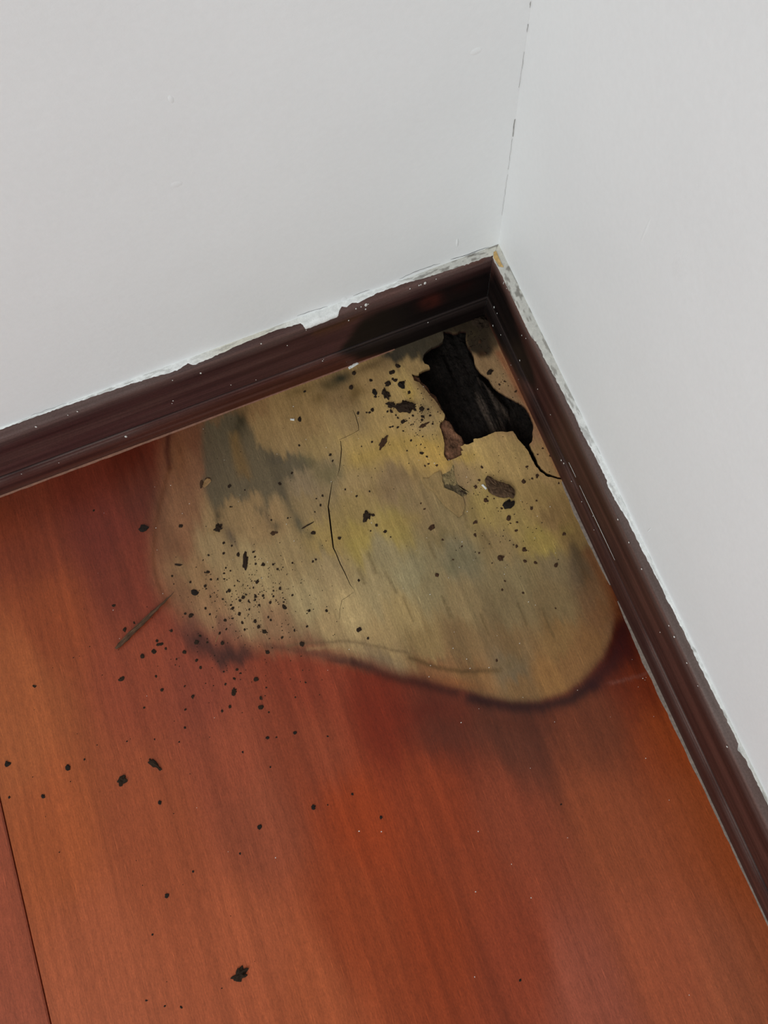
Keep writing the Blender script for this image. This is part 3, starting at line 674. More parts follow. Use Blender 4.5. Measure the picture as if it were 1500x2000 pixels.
# ---- light strip of old sealant where board meets floor
CAULK_L = plain('old_sealant_pink', (128, 88, 70), 0.7, 0.3, 0.25, 400, 0.5)
CAULK_R = plain('old_sealant_grey', (122, 108, 98), 0.7, 0.3, 0.3, 500, 0.6)
def caulk(side, s0, s1, wk, mat, seed, label):
    left = side == 'left'; ss = np.arange(s0, s1, 1.2); V = []
    for s in ss:
        wd = np.interp(s, [k[0] for k in wk], [k[1] for k in wk]) * 0.8 * (0.7 + 0.6 * fbm(s / 6.0, 0.0, seed, 3)); wd = max(float(wd), 0.05)
        h = 0.5 + 0.9 * wd * .4
        for d, z in ((7.0, h + .5), (7.35, h), (7.4 + wd * .5, h * .75), (7.4 + wd, 0.35), (7.4 + wd + .05, -0.1)):
            V.append((-s, -d, z) if left else (-d, -s, z))
    Fc = []
    for i in range(len(ss) - 1):
        for k in range(4):
            a, b = i * 5 + k, (i + 1) * 5 + k
            Fc.append((a, b, b + 1, a + 1) if left else (a, a + 1, b + 1, b))
    o = obj('sealant_strip', np.array(V) / 1000, Fc, mat, sk_l if left else sk_r, None, True); o['label'] = label
cl = lambda px, py: -F(px, py)[0]; cr = lambda px, py: -F(px, py)[1]
caulk('left', cl(770, 680), 900, [(cl(770, 680), .5), (cl(700, 705), .9), (cl(600, 740), .7), (cl(400, 810), 1.2), (cl(200, 880), 1.5), (cl(0, 962), 1.2), (900, 1.0)], CAULK_L, 5, 'pale pinkish sealant line along the floor')
caulk('right', cr(1100, 940), cr(1196, 1145), [(cr(1100, 940), .8), (cr(1130, 1000), 2.2), (cr(1160, 1060), 1.8), (cr(1190, 1130), 1.0), (cr(1196, 1145), .2)], CAULK_R, 6, 'grey dusty sealant along the floor')
caulk('right', cr(1212, 1172), 1000, [(cr(1212, 1172), .4), (cr(1230, 1210), 1.6), (cr(1270, 1290), 2.6), (cr(1330, 1420), 2.2), (cr(1400, 1570), 1.3), (cr(1500, 1790), 0.9), (1000, .8)], CAULK_R, 7, 'grey dusty sealant along the floor')

# ---- paint drops on the boards
def dome_mesh(name, mat, flat=0.35):
    V = [(0, 0, flat)]; Fc = []
    for r, z in ((.6, flat * .75), (1.0, -0.05)):
        for k in range(8): a = k * math.pi / 4; V.append((r * math.cos(a), r * math.sin(a), z))
    for k in range(8):
        Fc.append((0, 1 + k, 1 + (k + 1) % 8)); Fc.append((1 + k, 9 + k, 9 + (k + 1) % 8, 1 + (k + 1) % 8))
    me = bpy.data.meshes.new(name); me.from_pydata(V, [], Fc); me.update(); me.materials.append(mat)
    me.polygons.foreach_set('use_smooth', [True] * len(me.polygons)); return me
DROP = dome_mesh('paint_drop', WHITE)
def drop(side, px, py, rpx, stretch=1.0):
    left = side == 'left'; s, z = (WL if left else WR)(px, py, 7.05)
    if z > 69: z = 68.9
    off = 7.0 if z > 26 else 7.3
    s, z = (WL if left else WR)(px, py, off)
    o = obj_me('paint_drop', DROP, None, sk_l if left else sk_r)
    r = rpx * 0.33 / 1000
    if left: o.location = (-s / 1000, -off / 1000, min(z, 69) / 1000); o.rotation_euler = (math.pi / 2, 0, 0); o.scale = (r, r * 1.8 * stretch, r)
    else: o.location = (-off / 1000, -s / 1000, min(z, 69) / 1000); o.rotation_euler = (math.pi / 2, 0, -math.pi / 2); o.scale = (r, r * 1.8 * stretch, r)
for px, py, r in [(713, 583, 3.0), (714, 604, 1.5), (693, 590, 1.5), (703, 586, 1.2), (681, 626, 1.3), (717, 578, 1.0), (830, 536, 2.6), (818, 541, 1.4), (822, 555, 1.4), (800, 548, 1.2), (852, 532, 1.0), (836, 630, 1.2), (630, 705, 1.2), (677, 707, 1.0), (632, 702, .8),
                  (392, 729, 1.8), (337, 743, 1.1), (338, 783, 1.2), (336, 788, .9), (246, 853, 2.6), (451, 752, 1.0), (500, 742, .9), (56, 823, 1.8), (139, 793, 1.4), (121, 801, 1.0), (561, 675, 1.0), (115, 904, 1.0), (42, 926, .9), (598, 645, .8), (505, 660, 1.4)]:
    drop('left', px, py, r)
for px, py, r in [(965, 600, 2.0), (963, 636, 2.2), (971, 612, 1.2), (978, 654, 1.4), (985, 545, 1.2), (983, 554, 1.0), (990, 560, 1.0), (1015, 704, 1.6), (998, 713, 1.3), (1013, 741, 1.2), (1019, 655, 1.2), (1027, 661, 1.0), (1096, 899, 1.6), (1101, 905, 1.5), (1116, 940, 1.0), (1158, 1008, .9), (1136, 980, 1.0), (1215, 1005, 1.6), (1236, 1052, 1.5), (1264, 1103, 1.5),
                  (1320, 1216, 1.3), (1332, 1238, 1.8), (1289, 1235, 1.0), (1360, 1290, 1.4), (1447, 1460, 1.6), (1385, 1336, 1.0), (1160, 1035, .9), (1050, 760, 1.0), (1075, 810, .9), (977, 690, 1.4)]:
    drop('right', px, py, r)
# glint on the right board's lower bead, modelled as thin white strips
def glint_strip(p0, p1, wpx, off, name='painted_glint'):
    a = WR(*p0, off); b = WR(*p1, off); wd = wpx * .33; n = 10; V = []
    for i in range(n + 1):
        t = i / n; s, z = a + (b - a) * t; ww = wd * math.sin(math.pi * min(max(t, .06), .94)) / 2
        V += [(-off - .06, -s, z - ww), (-off - .16, -s, z), (-off - .06, -s, z + ww)]
    Fc = [(i * 3 + k, i * 3 + k + 1, i * 3 + k + 4, i * 3 + k + 3) for i in range(n) for k in range(2)]
    o = obj(name, np.array(V) / 1000, Fc, WHITE, sk_r)
glint_strip((1132, 948), (1201, 1094), 2.0, 7.25); glint_strip((1111, 903), (1125, 932), 1.5, 7.25)

# ---- cracks between plaster and boards, and up the corner
def thin(name, V3, wd, mat, parent, nrm):
    """narrow raised lip along a 3D polyline lying on a surface with normal nrm"""
    V3 = [np.array(v, float) for v in V3]; nrm = np.array(nrm, float); V = []
    for i, p in enumerate(V3):
        t = V3[min(i + 1, len(V3) - 1)] - V3[max(i - 1, 0)]; t /= np.linalg.norm(t); b = np.cross(t, nrm)
        ww = wd[i] if hasattr(wd, '__len__') else wd
        V += [p - b * ww / 2, p + nrm * .06, p + b * ww / 2]
    Fc = [(i * 3 + k, i * 3 + k + 1, i * 3 + k + 4, i * 3 + k + 3) for i in range(len(V3) - 1) for k in range(2)]
    return obj(name, np.array(V) / 1000, Fc, mat, parent)
rs = np.random.RandomState(8)
def wall_crack(side, pts, wd, mat=DARKCRACK):
    left = side == 'left'; out = []
    P = [(WL if left else WR)(*p, 0.12) for p in pts]
    Q = []
    for a, b in zip(P[:-1], P[1:]):
        n = max(2, int(np.hypot(*(b - a)) / 2.2))
        for i in range(n): q = a + (b - a) * i / n; Q.append(q + np.array([0, rs.uniform(-.35, .35)]))
    Q.append(P[-1]); n = len(Q)
    wds = [wd * (0.15 + 0.85 * math.sin(math.pi * i / (n - 1)) ** .5) * rs.uniform(.5, 1.3) for i in range(n)]
    V3 = [(-s, -.12, z) if left else (-.12, -s, z) for s, z in Q]
    o = thin('plaster_crack', V3, wds, mat, wall_l if left else wall_r, (0, -1, 0) if left else (-1, 0, 0)); o['label'] = 'fine dark crack in the plaster above the skirting'
for pts, wd in [([(955, 483), (930, 491), (905, 500), (880, 507)], .5), ([(860, 514), (820, 527), (780, 545)], .35), ([(722, 566), (690, 578)], .35), ([(640, 598), (580, 617)], .4), ([(45, 825), (0, 841)], .5), ([(360, 707), (305, 726)], .25), ([(280, 735), (200, 763)], .22), ([(130, 787), (60, 812)], .25)]:
    wall_crack('left', pts, wd)
for pts, wd in [([(978, 488), (986, 508), (988, 516)], .6), ([(988, 520), (1000, 545), (1008, 565)], .35), ([(1013, 570), (1022, 590)], .55), ([(1024, 592), (1029, 605)], .4), ([(1036, 625), (1052, 655)], .5), ([(1055, 665), (1085, 730)], .22), ([(1085, 735), (1098, 758)], .3),
                ([(1125, 798), (1140, 830), (1152, 852)], .55), ([(1152, 852), (1170, 890), (1185, 928)], .75), ([(1186, 930), (1198, 955), (1212, 985)], .55), ([(1216, 992), (1236, 1030)], .6), ([(1238, 1035), (1256, 1070), (1272, 1096)], .4), ([(1272, 1098), (1290, 1135), (1330, 1215)], .4), ([(1330, 1215), (1365, 1285), (1372, 1300)], .45), ([(1440, 1440), (1470, 1500), (1500, 1562)], .7), ([(1376, 1306), (1430, 1420)], .2)]:
    wall_crack('right', pts, wd)
def corner_mark(y0, y1, wd):
    def zc(py):
        # height of the corner line seen at photo row py
        lo2, hi2 = 0.05, 0.49
        for _ in range(40):
            mid = (lo2 + hi2) / 2; v = RO.T @ (np.array([0, 0, mid]) - CAM); yy = 1000 - FPX * v[1] / -v[2]
            if yy < py: hi2 = mid
            else: lo2 = mid
        return lo2 * 1000
    z0, z1 = zc(y0), zc(y1); n = max(3, int(abs(z1 - z0) / 3))
    V3 = [(-0.35 + rs.uniform(-.25, .15), -.1, z0 + (z1 - z0) * i / n) for i in range(n + 1)]
    o = thin('corner_crack', V3, [wd * rs.uniform(.3, 1) for _ in V3], GREYCRACK, wall_l, (0, -1, 0)); o['label'] = 'hairline crack up the wall corner'
for a, b, wd in [(2, 14, .5), (46, 62, .35), (100, 170, .22), (232, 266, .55), (270, 330, .2), (340, 420, .15)]: corner_mark(a, b, wd)
# small paint runs and blisters on the plaster
RUN = dome_mesh('paint_run', WALL, 0.5)
def run(side, px, py, rx, rz, th):
    left = side == 'left'; s, z = (WL if left else WR)(px, py, 0.0)
    o = obj_me('paint_run', RUN, None, wall_l if left else wall_r)
    o.location = (-s / 1000, 0, z / 1000) if left else (0, -s / 1000, z / 1000)
    o.rotation_euler = (math.pi / 2, 0, 0) if left else (math.pi / 2, 0, -math.pi / 2)
    o.scale = (rx / 1000, rz / 1000, th / 1000)
run('left', 893, 474, 0.9, 5, .9); run('left', 930, 100, 3, 2, .5); run('left', 334, 194, 1.2, 2.2, .5); run('left', 345, 360, 3, 2, .3); run('right', 1261, 450, .8, 9, .5); run('right', 1330, 515, 5, 9, .3); run('right', 1015, 565, 1.4, 4, .7); run('right', 1268, 1035, .5, 5, .4); run('left', 672, 585, 2.2, 3, .6)

# ================================================================== loose things on the floor
def crumb_mesh(name, seed, mat, rough=0.35, sub=2, flat=0.6):
    bm = bmesh.new(); bmesh.ops.create_icosphere(bm, subdivisions=sub, radius=0.5)
    r = np.random.RandomState(seed); off = r.uniform(0, 50, 3)
    for v in bm.verts:
        p = np.array(v.co); n = fbm(np.array([p[0] * 5 + off[0] + p[2]]), np.array([p[1] * 5 + off[1] - p[2] * 2]), seed, 3)[0]
        k = 1 + rough * 2 * (n - .5)
        v.co = Vector((p[0] * k, p[1] * k, max(p[2] * k * flat, -0.22 * flat) + .2 * flat))
    me = bpy.data.meshes.new(name); bm.to_mesh(me); bm.free(); me.materials.append(mat); return me
DARK = [crumb_mesh('crumb', 100 + k, CRUMB_DARK, .9, 2) for k in range(6)]
BROWN = [crumb_mesh('crumb', 200 + k, CRUMB_BROWN, .9, 2) for k in range(6)]
BLACK = [crumb_mesh('crumb', 300 + k, CRUMB_BLACK, .75, 2) for k in range(5)]
BIGD = [crumb_mesh('chunk', 400 + k, CRUMB_DARK, .95, 3) for k in range(5)]
BIGB = [crumb_mesh('chunk', 500 + k, CRUMB_BROWN, .95, 3) for k in range(4)]
rnd = random.Random(4)
def place(me, name, px, py, L, Wd, ang, hgt=None, z=0.0):
    a = math.radians(ang); c = F(px, py)
    e = F(px + 5 * math.cos(a), py + 5 * math.sin(a)) - c
    k = np.hypot(*e) / 5
    o = obj_me(name, me, None); lz = relief_at(c)
    o.location = (c[0] / 1000, c[1] / 1000, (z + lz - 0.05) / 1000)
    o.rotation_euler = (0, 0, math.atan2(e[1], e[0]))
    h = hgt if hgt else min(L, Wd) * .75
    o.scale = (L * k * 1.12 / 1000, Wd * k * 1.12 / 1000, h * k / 1000)
    return o
BIG = [  # px, py, length, width, angle, mesh, label
 (792.7, 796, 27, 20, 10, BIGD[0], 'largest crumbly dark chunk of rot on the yellowed wood left of the hole'),
 (763, 791, 15, 10, 25, BIGD[1], 'flat dark chunk just left of the largest crumbly chunk'),
 (753, 769, 18, 10, 65, BIGD[2], 'tall dark chunk with a spur above the flat chunk left of the hole'),
 (784.6, 752, 13, 11, 70, BLACK[0], 'drop shaped black crumb on the yellow wood left of the hole'),
 (758, 749.5, 11, 9, -30, BIGD[3], 'dark crumb with a jagged top left of the drop shaped black one'),
 (731.8, 766, 12, 7, 75, BLACK[1], 'leftmost oval black crumb of the cluster left of the hole'),
 (765.6, 728, 10, 7, -20, DARK[0], 'small dark crumb second from the top of the cluster left of the hole'),
 (776.6, 715, 8, 6, 40, DARK[1], 'topmost small dark crumb of the cluster left of the hole'),
 (748, 864.5, 25, 9, 122, BIGB[0], 'long brown slanting crumb on the yellow band between crack and hole'),
 (827, 831.5, 18, 6, -28, BIGB[1], 'curved dark sliver near the left rim of the hole'),
 (824, 799, 10, 8, -35, DARK[2], 'dark crumb close to the crumbling left rim of the hole'),
 (717, 1008, 12, 18, 5, BIGD[4], 'dark rounded chunk right of the long crack on the yellow band'),
 (992, 986, 21, 14, -35, BLACK[2], 'shiny black seed shaped lump below the brown bark flake'),
 (957, 727, 11, 7, -60, DARK[3], 'dark crumb on the tan strip between hole and right skirting'),
 (843.5, 1031, 11, 7, -38, BIGB[2], 'ring shaped brown crumb with a tail below the veneer flap'),
 (978, 1090, 9, 10, 0, BIGB[3], 'round reddish brown crumb alone below the black lump'),
 (479, 1097, 27, 8, 94, BIGD[0], 'upright elongated dark fragment above the sprinkle of specks'),
 (380.6, 1157, 13, 10, 15, BLACK[3], 'square black crumb just right of the splinter tip'),
 (347.6, 1103, 12, 4, 5, DARK[4], 'thin dark flake lying level at the left edge of the stain'),
 (426, 1032, 14, 12, -40, BIGD[2], 'dark triangular crumb at the foot of the grey blotch'),
 (534, 1042, 12, 7, -10, BIGB[1], 'flat brown crumb on a small grey mark below the grey blotch'),
 (280, 1033, 17, 12, -5, BLACK[4], 'black crumb on red wood just left of the stain'),
 (456.7, 1352, 15, 8, 102, BIGD[3], 'elongated dark crumb on red wood under the grey purple smudge'),
 (510, 1381, 10, 7, -30, DARK[5], 'dark slanting crumb on red wood lower right of the elongated one'),
 (589.6, 1258, 10, 8, 110, DARK[2], 'dark crumb on the lower rim line of the stain'),
 (312, 1259, 12, 5, -10, DARK[0], 'flat dark crumb on red wood right of the splinter'),
 (237.5, 1326.5, 10, 7, -20, DARK[1], 'isolated dark crumb on red wood below the splinter'),
 (238, 1524, 12, 17, 10, BIGD[1], 'egg shaped dark crumb on the red plank at lower left'),
 (304, 1494, 26, 9, 42, BIGD[4], 'tadpole shaped dark crumb on the red plank at lower left'),
 (468, 1904, 28, 18, -35, BIGD[2], 'big two lobed black chunk alone near the bottom of the plank'),
 (15, 1492, 10, 9, 0, BLACK[0], 'leftmost round black crumb on the red plank'),
 (133, 1499, 10, 9, 60, BLACK[3], 'round black crumb right of the leftmost one on the red plank'),
 (507, 1615, 8, 8, 0, BLACK[1], 'round black crumb below the middle of the red plank, left of another alike'),
 (612, 1576, 8, 8, 30, BLACK[2], 'round black crumb right of centre on the red plank'),
 (326, 1750, 9, 7, -30, BLACK[4], 'single round black crumb between egg shaped crumb and big chunk'),
 (939, 631, 24, 22, 40, BIGD[0], 'black lump of rot in the corner where the skirtings meet'),
 (905, 962, 16, 6, 28, BIGD[3], 'dark crumbs caught at the edge of the veneer flap'),
]
for px, py, L, Wd, a, me, lab in BIG:
    o = place(me, 'wood_crumb', px, py, L, Wd, a); tag(o, lab, 'crumb', 'loose crumbs of rotten wood')
SMALL = {
 'left': ('small dark crumb scattered on the yellowed wood left of the hole', [(766.7, 740, 4), (772, 743, 6.5), (733, 775, 5), (799, 767, 5.5), (727, 800.5, 6), (721.6, 806, 4.5), (699, 806.6, 5), (764, 803, 6), (787, 823, 7), (826, 814, 6), (824, 820.5, 5.5), (823, 885, 6.5), (724, 743, 5), (691.5, 729, 7), (686, 757, 7),
    (777, 834.5, 4.5), (762, 834.5, 4), (767, 833, 3.5), (802.5, 860, 4), (726.7, 863.5, 4), (834, 892, 4), (773, 811, 3.5), (777, 816, 4), (757, 804, 3.5), (794, 822, 3), (795, 880, 3), (788, 842, 3.2), (822, 868, 3), (810, 800, 5), (806, 812, 4), (836, 800, 4), (840, 812, 4), (845, 828, 3.5), (716, 806, 3.5), (706, 872, 3), (810, 790, 4)]),
 'below': ('small brown crumb on the stain below the hole near the bark flake', [(949, 977, 8), (993, 1012, 8), (1022, 940, 7.5), (1049, 930, 7), (1039.5, 935, 4), (1029, 912, 4.5), (940.5, 912, 5), (928.5, 1020, 6.5), (928, 1045, 5.5), (1024, 1073, 7.5), (1025.5, 1096, 6), (1046, 1099, 5.5), (1086, 1103.6, 8), (1009, 1067, 4.5), (1008, 1036, 5), (852.5, 1123, 6.5),
    (1038, 992, 6), (1102, 1043, 6.5), (864.5, 1054, 4.5), (902, 1067, 3.5), (936, 1080, 4), (885, 1093, 3.2), (986, 1135, 3.2), (980.6, 1152, 4), (1021, 1158, 4), (979.5, 993, 4.5), (853, 909, 4), (837, 906, 3.5), (830, 910, 3.5), (1048, 978, 3.5), (1010, 1020, 3.5), (952, 970, 3), (965, 974, 3), (929, 951, 6), (936, 938, 4), (1003, 1064, 3), (997, 1022, 3), (1091, 944, 3.5), (1074, 890, 3.5), (1050, 888, 3.5), (829, 994, 4), (822, 983, 3), (1085, 1188, 3), (970, 1290, 5), (1060, 876, 4), (948, 690, 4), (937, 668, 6), (975, 752, 4), (1007, 765, 4), (985, 745, 3.5), (918, 680, 4)]),
 'sprinkle': ('tiny dark speck in the sprinkle of crumbs on the pale stain beside the splinter', [(406.5, 1117.5, 6.5), (400, 1118, 3), (499.5, 1101.6, 4.5), (514.5, 1103, 6.5), (533.6, 1102.6, 4.5), (542, 1111.7, 4.5), (401, 1144.8, 5), (403, 1150, 3.5), (412, 1132, 4.5), (425, 1131, 4), (438, 1131, 3.5), (502, 1136, 6), (448, 1153.7, 6), (443, 1156, 4), (475, 1167, 7), (480, 1161, 3.5), (468.5, 1173, 5.5), (528, 1177, 5.5), (555, 1185.7, 7.5),
    (373, 1201.6, 8), (361.6, 1198.7, 4.5), (401, 1188, 4.5), (467, 1198.7, 6), (454.6, 1187.8, 5.5), (451, 1182, 4), (505, 1224, 6.5), (516, 1233.6, 7), (498.4, 1213.6, 6.5), (439.5, 1211.5, 5), (454, 1208, 4), (473, 1216, 5), (638, 1193, 5.5), (604, 1193, 4.5), (599.7, 1223, 4.5), (575, 1231, 4), (514, 1163.6, 4.5), (499, 1164.6, 5), (498, 1172, 4), (547, 1149, 5), (485.6, 1175, 3.5),
    (506, 1182, 4.5), (534, 1165, 3.5), (554, 1176, 3.5), (571, 1162, 3.8), (534, 1154, 3.2), (495, 1148, 3.2), (458, 1144, 3.5), (464, 1134, 3.2), (435, 1170, 4), (411, 1165.6, 4), (437, 1081, 4.5), (407, 1084.5, 4), (437, 1060, 4.5), (465, 1083, 6), (495, 1077.5, 4.5), (498, 1088, 3.5), (571, 1099.6, 3.5), (611, 1097, 4), (617, 1093, 4), (441, 1109, 3.2), (450, 1115, 4), (438, 1120, 3.8), (397, 1094, 3), (336, 1125, 4), (372, 1137, 4), (453, 1066, 3.5), (487, 1190, 3.5), (410, 1200, 3.5), (478, 1230, 4), (442, 1229, 4), (429, 1237, 5), (524, 1205, 4), (529, 1211, 4)]),
 'lower': ('small dark crumb on the red wood around the grey purple smudge', [(384, 1254.7, 8), (360, 1273.7, 7), (300, 1273, 8), (306.5, 1251.7, 5.5), (278.6, 1281.7, 7.5), (244, 1229, 8), (500, 1327, 8), (458, 1325.7, 5), (377, 1360, 7), (316.5, 1347.7, 6), (509.5, 1363, 6), (522, 1273.7, 7), (434.7, 1256, 6.5), (404.8, 1254.7, 4.5), (384, 1290, 6), (392, 1304, 5.5), (449, 1380, 6), (551.4, 1245, 4.5), (305, 1321, 4), (281.5, 1382, 4.5), (434, 1389, 4.5),
    (577, 1362, 3.5), (596.6, 1333, 3.5), (222, 1183, 5), (335, 1232, 4.5), (361, 1340, 4), (362, 1386, 4.5), (463, 1308, 5), (470, 1315, 4), (440, 1336, 4), (437, 1312, 3.5), (324, 1267, 4.5), (262, 1216, 4), (391, 1242, 4.5), (525, 1391, 3.5), (67, 1340, 6), (183, 997, 5), (520, 1343, 3.5), (345, 1287, 3.5)]),
 'plank': ('small round dark crumb lying on the clean red plank', [(84, 1555, 7), (18, 1557, 5), (312, 1567, 6.5), (523, 1441, 6), (576, 1431, 6), (469, 1667, 4.5), (377, 1702, 4.5), (361, 1421, 4.5), (165, 1483, 4.5), (354, 1967, 5), (322, 1965, 4), (286, 1954, 4), (474, 1469, 3.5), (298, 1825, 3.5), (744, 1596, 6), (688, 1551, 5), (640, 1438, 3.5), (1096, 1571, 3.5), (1016, 1914, 5), (640, 1572, 3), (540, 1440, 3.5), (528, 1498, 3.5), (248, 1448, 3.2), (302, 1444, 3.2), (350, 1449, 3.2)]),
 'middle': ('small dark crumb on the stain beside the long crack', [(448, 949, 6.5), (611.6, 1041, 8), (662.6, 1051, 6), (546, 945, 5), (645, 888.6, 5), (650, 900, 4), (630, 968, 4), (625.6, 986.6, 4), (570, 923.6, 4.5), (584, 870, 3.5), (353, 1028, 6), (585, 819, 7), (728, 1006, 6), (696.7, 969, 4), (735, 1025.7, 4.5), (595, 765, 4.5), (752, 1038.5, 5.5), (736, 1026, 4), (701, 1229, 8), (719, 1247, 4.5), (701, 1134, 4.5), (615, 1000, 3), (618, 974, 3.2), (674, 956, 3), (530, 1016, 3.5), (478, 957, 3), (450, 990, 3.5), (562, 1012, 3.5), (724, 1037, 3), (763, 1049, 3), (722, 960, 3)])}
POOL = {'left': DARK, 'below': BROWN, 'sprinkle': DARK, 'lower': DARK, 'plank': BLACK, 'middle': DARK}
MARKS = [('largest crumbly chunk', 792, 796), ('drop shaped black crumb', 785, 752), ('leftmost oval crumb', 732, 766), ('long brown crumb', 748, 865), ('curved dark sliver', 827, 831), ('dark rounded chunk', 717, 1008),
         ('black seed shaped lump', 992, 986), ('bark flake', 977, 955), ('veneer flap', 870, 980), ('ring shaped crumb', 843, 1031), ('round reddish crumb', 978, 1090), ('upright elongated fragment', 479, 1097),
         ('square black crumb', 381, 1157), ('thin level flake', 348, 1103), ('triangular crumb', 426, 1032), ('flat brown crumb', 534, 1042), ('black crumb left of the stain', 280, 1033), ('elongated crumb under the smudge', 457, 1352),
         ('dark slanting crumb', 510, 1381), ('crumb on the rim line', 590, 1258), ('flat crumb by the splinter', 312, 1259), ('isolated crumb below the splinter', 237, 1326), ('egg shaped crumb', 238, 1524), ('tadpole shaped crumb', 304, 1494),
         ('big two lobed chunk', 468, 1904), ('leftmost round crumb', 15, 1492), ('round crumb right of centre', 612, 1576), ('single round crumb', 326, 1750), ('corner lump', 939, 631), ('crumb beside the right skirting', 957, 727),
         ('short thin splinter', 601, 1026), ('small tan flake', 405, 942), ('middle of the speck sprinkle', 505, 1165), ('crack at its lower end', 664, 1190), ('oblong paint chip', 690, 714), ('foot of the right skirting', 1190, 1130)]
DIRS = ['right of', 'lower right of', 'below', 'lower left of', 'left of', 'upper left of', 'above', 'upper right of']
ORD = ['', 'second ', 'third ', 'fourth ', 'fifth ', 'sixth ', 'seventh ', 'eighth ', 'ninth ', 'tenth ', 'eleventh ', 'twelfth ']
KIND = {'left': 'dark', 'below': 'brown', 'sprinkle': 'dark', 'lower': 'dark', 'plank': 'black', 'middle': 'dark'}
GRP = {'left': 'crumbs left of the hole', 'below': 'crumbs below the hole', 'sprinkle': 'sprinkle of specks', 'lower': 'crumbs round the smudge', 'plank': 'crumbs on the red plank', 'middle': 'crumbs by the crack'}
spots = []
for key, (lab, pts) in SMALL.items():
    for px, py, sz in pts:
        mk = min(range(len(MARKS)), key=lambda i: math.hypot(px - MARKS[i][1], py - MARKS[i][2]))
        dx, dy = px - MARKS[mk][1], py - MARKS[mk][2]
        dr = int(round(math.degrees(math.atan2(dy, dx)) / 45)) % 8
        spots.append((mk, dr, math.hypot(dx, dy), px, py, sz, key))
spots.sort(key=lambda t_: t_[:3])
cnt = {}
for mk, dr, ds, px, py, sz, key in spots:
    k_ = cnt.get((mk, dr), 0); cnt[(mk, dr)] = k_ + 1
    o = place(rnd.choice(POOL[key]), 'wood_crumb', px, py, sz * rnd.uniform(.95, 1.15), sz * rnd.uniform(.7, .95), rnd.uniform(0, 180))
    first = ORD[k_] if k_ else ('nearest ' if sum(1 for q in spots if q[:2] == (mk, dr)) > 1 else '')
    tag(o, first + ('tiny ' if sz < 4.2 else 'small ') + KIND[key] + ' crumb ' + DIRS[dr] + ' the ' + MARKS[mk][0], 'crumb', GRP[key])

# dust too fine to count
def dust(name, mat, spots, label, cat, seed):
    r = np.random.RandomState(seed); V = []; Fc = []
    for (cx, cy, sx, sy, n, s0, s1) in spots:
        for _ in range(n):
            px, py = r.normal(cx, sx), r.normal(cy, sy)
            p = F(px, py)
            if p[0] > -10 or p[1] > -10 or KD.find((p[0], p[1], 0))[2] > 0.9 and py < 950: continue
            s = r.uniform(s0, s1) * .33 / 2; z = max(relief_at(p), 0); b = len(V); ph = r.uniform(0, 6); el = r.uniform(.6, 1.6)
            for k in range(5):
                a = ph + k * 2 * math.pi / 5; V.append((p[0] + s * el * math.cos(a), p[1] + s * math.sin(a), z - .02))
            V.append((p[0], p[1], z + s * .9)); Fc += [(b + k, b + (k + 1) % 5, b + 5) for k in range(5)]
    o = obj(name, np.array(V) / 1000, Fc, mat); o['kind'] = 'stuff'; o['label'] = label; o['category'] = cat
dust('wood_dust', CRUMB_DARK, [(500, 1160, 60, 45, 260, 1.2, 2.8), (450, 1290, 90, 70, 90, 1.2, 2.8), (820, 815, 26, 30, 110, 1.2, 3.2), (760, 800, 45, 60, 40, 1.2, 2.6), (960, 940, 50, 40, 60, 1.2, 2.6), (990, 1040, 60, 45, 50, 1.2, 2.6),
      (985, 760, 18, 45, 50, 1.2, 2.6), (600, 1000, 130, 120, 60, 1.2, 2.4), (300, 1500, 180, 200, 30, 1.2, 2.4), (930, 665, 16, 14, 60, 1.5, 3.6)], 'fine dark wood dust sprinkled over the stain and red plank', 'dust', 3)
dust('paint_dust', WHITE, [(700, 900, 220, 150, 40, 1.0, 2.2), (1000, 1150, 120, 160, 36, 1.0, 2.0), (400, 1100, 150, 200, 24, .9, 1.8), (960, 1700, 260, 180, 14, 1.4, 2.6), (1290, 1330, 40, 110, 16, 1.0, 2.0)], 'scattered tiny white specks of paint on the floor', 'paint specks', 9)

# ---- splinters
def rod(name, p0, p1, radii, mat, label, cat, seed, flat=.8, lift=0.0):
    a, b = F(*p0), F(*p1); L = np.hypot(*(b - a)); d = (b - a) / L; n = np.array([-d[1], d[0]]); r = np.random.RandomState(seed)
    V = []; Fc = []; K = len(radii); M = 9
    for i, rr in enumerate(radii):
        t = i / (K - 1); c = a + (b - a) * t + n * r.uniform(-.12, .12) * max(radii)
        for k in range(M):
            th = 2 * math.pi * k / M; q = rr * r.uniform(.75, 1.18)
            p = c + n * q * math.cos(th); V.append((*p, max(radii) * flat * .8 + q * flat * math.sin(th) + lift * t))
    for i in range(K - 1):
        for k in range(M): Fc.append((i * M + k, i * M + (k + 1) % M, (i + 1) * M + (k + 1) % M, (i + 1) * M + k))
    Fc += [tuple(range(M))[::-1], tuple((K - 1) * M + k for k in range(M))]
    V = np.array(V); cen = np.array([*a, 0]); V -= cen
    ang = math.atan2(d[1], d[0]); R = np.array([[math.cos(ang), math.sin(ang), 0], [-math.sin(ang), math.cos(ang), 0], [0, 0, 1]]); V = V @ R.T
    o = obj(name, V / 1000, Fc, mat, None, None); o.location = (a[0] / 1000, a[1] / 1000, 0); o.rotation_euler = (0, 0, ang)
    return tag(o, label, cat)
rod('wood_splinter', (228, 1267), (343, 1157), [.8, 1.4, 1.6, 1.65, 1.55, 1.7, 1.5, 1.6, 1.45, 1.3, 1.15, .95, .8, .7, .5, .35, .12], STICK, 'long dark brown wood splinter lying across the edge of the stain', 'splinter', 2, flat=1.15, lift=1.0)
rod('wood_splinter', (589, 1033), (613.5, 1019), [.15, .5, .45, .45, .4, .35, .15], CRUMB_DARK, 'short thin dark splinter beside the long crack', 'splinter', 3)
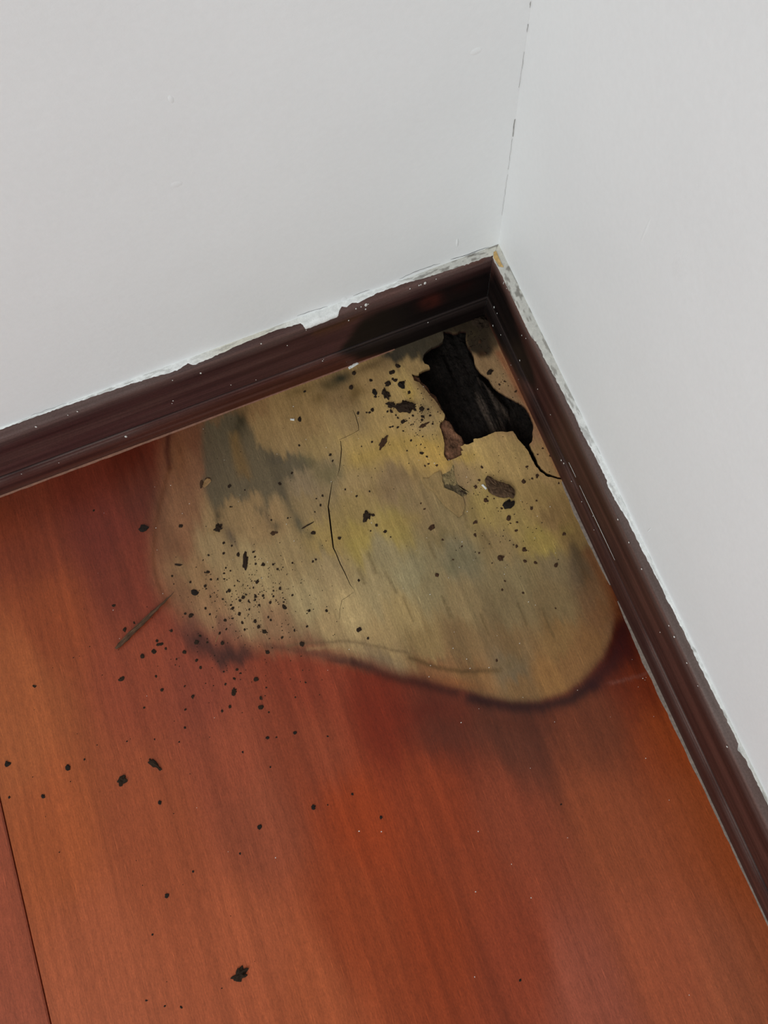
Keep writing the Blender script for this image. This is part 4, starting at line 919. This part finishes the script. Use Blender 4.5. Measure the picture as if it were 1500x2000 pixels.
rod('wood_splinter', (758, 869), (760, 862), [.1, .2, .2, .1], CRUMB_BROWN, 'tiny brown fibre on the long brown crumb', 'splinter', 5)
rod('pale_fibre', (420, 1256), (427, 1240), [.08, .2, .25, .2, .1], FLAKE, 'short pale fibre above the grey purple smudge', 'fibre', 6)
rod('pale_fibre', (350, 832), (368, 834), [.1, .3, .3, .25, .1], FLAKE, 'pale curl of fibre by the left skirting', 'fibre', 7)

# ---- bark flake, lacquer flake, paint chips
def slab(name, pts, th, mat, label, cat, bend, seed, lift=0.0):
    poly = jag(FP(pts), 0.15, 1.2, seed); cen = poly.mean(0); n = len(poly); V = []; rings = [(1.0, 0.0), (1.0, th * .55), (.82, th), (.45, th * 1.12)]
    r = np.random.RandomState(seed)
    for sc, z in rings:
        for p in poly:
            q = cen + (p - cen) * sc; V.append((*(q - cen), z + bend(q - cen) + (r.uniform(-.18, .18) * th if z else 0) + lift))
    V.append((0, 0, th * 1.15 + bend(np.zeros(2)) + lift)); Fc = []
    for k in range(len(rings) - 1):
        for i in range(n): Fc.append((k * n + i, k * n + (i + 1) % n, (k + 1) * n + (i + 1) % n, (k + 1) * n + i))
    b = (len(rings) - 1) * n; Fc += [(b + i, b + (i + 1) % n, b + n) for i in range(n)]; Fc.append(tuple(range(n))[::-1])
    a = sum(poly[i][0] * poly[(i + 1) % n][1] - poly[(i + 1) % n][0] * poly[i][1] for i in range(n))
    if a < 0: Fc = [f[::-1] for f in Fc]
    o = obj(name, np.array(V) / 1000, Fc, mat); o.location = (cen[0] / 1000, cen[1] / 1000, 0.0002); return tag(o, label, cat)
slab('bark_flake', Z2([(735, 345), (755, 312), (785, 320), (830, 350), (900, 372), (955, 395), (990, 430), (995, 470), (980, 505), (945, 490), (900, 500), (850, 490), (800, 470), (765, 440), (752, 400)]), 2.0, BARK, 'brown fibrous flake of bark lying below the hole', 'flake', lambda p: .3 * abs(p[0]) * .2, 4)
slab('lacquer_flake', [(396, 950), (400, 938), (405, 934), (411, 936), (413, 940), (406, 948), (400, 953)], .4, FLAKE, 'small curled tan flake on the left edge of the grey blotch', 'flake', lambda p: 0.05 * abs(p[0] + p[1]), 6)
for px, py, L, Wd, a, lab in [(394, 946, 12, 6, 100, 'dark red crumb under the left side of the small tan flake'), (407, 937, 9, 6, 30, 'dark red crumb under the top of the small tan flake')]:
    tag(place(BROWN[1], 'wood_crumb', px, py, L, Wd, a), lab, 'crumb', 'loose crumbs of rotten wood')
slab('paint_chip', [(680, 718), (699, 707), (701, 711), (682, 722)], .8, WHITE, 'oblong white paint chip on the floor against the left skirting', 'paint chip', lambda p: 0, 7)
slab('paint_chip', [(940, 948), (943, 946), (951, 954), (949, 957)], .5, WHITE, 'thin white paint sliver at the left end of the bark flake', 'paint chip', lambda p: 0, 8)
slab('paint_chip', [(1490, 1783), (1494, 1781), (1504, 1790), (1501, 1794)], .5, WHITE, 'white paint sliver by the right skirting at the bottom', 'paint chip', lambda p: 0, 9)
slab('paint_chip', [(567, 818), (575, 818), (575, 822), (567, 821)], .4, WHITE, 'small white paint fleck on the stain left of the long crack', 'paint chip', lambda p: 0, 10)
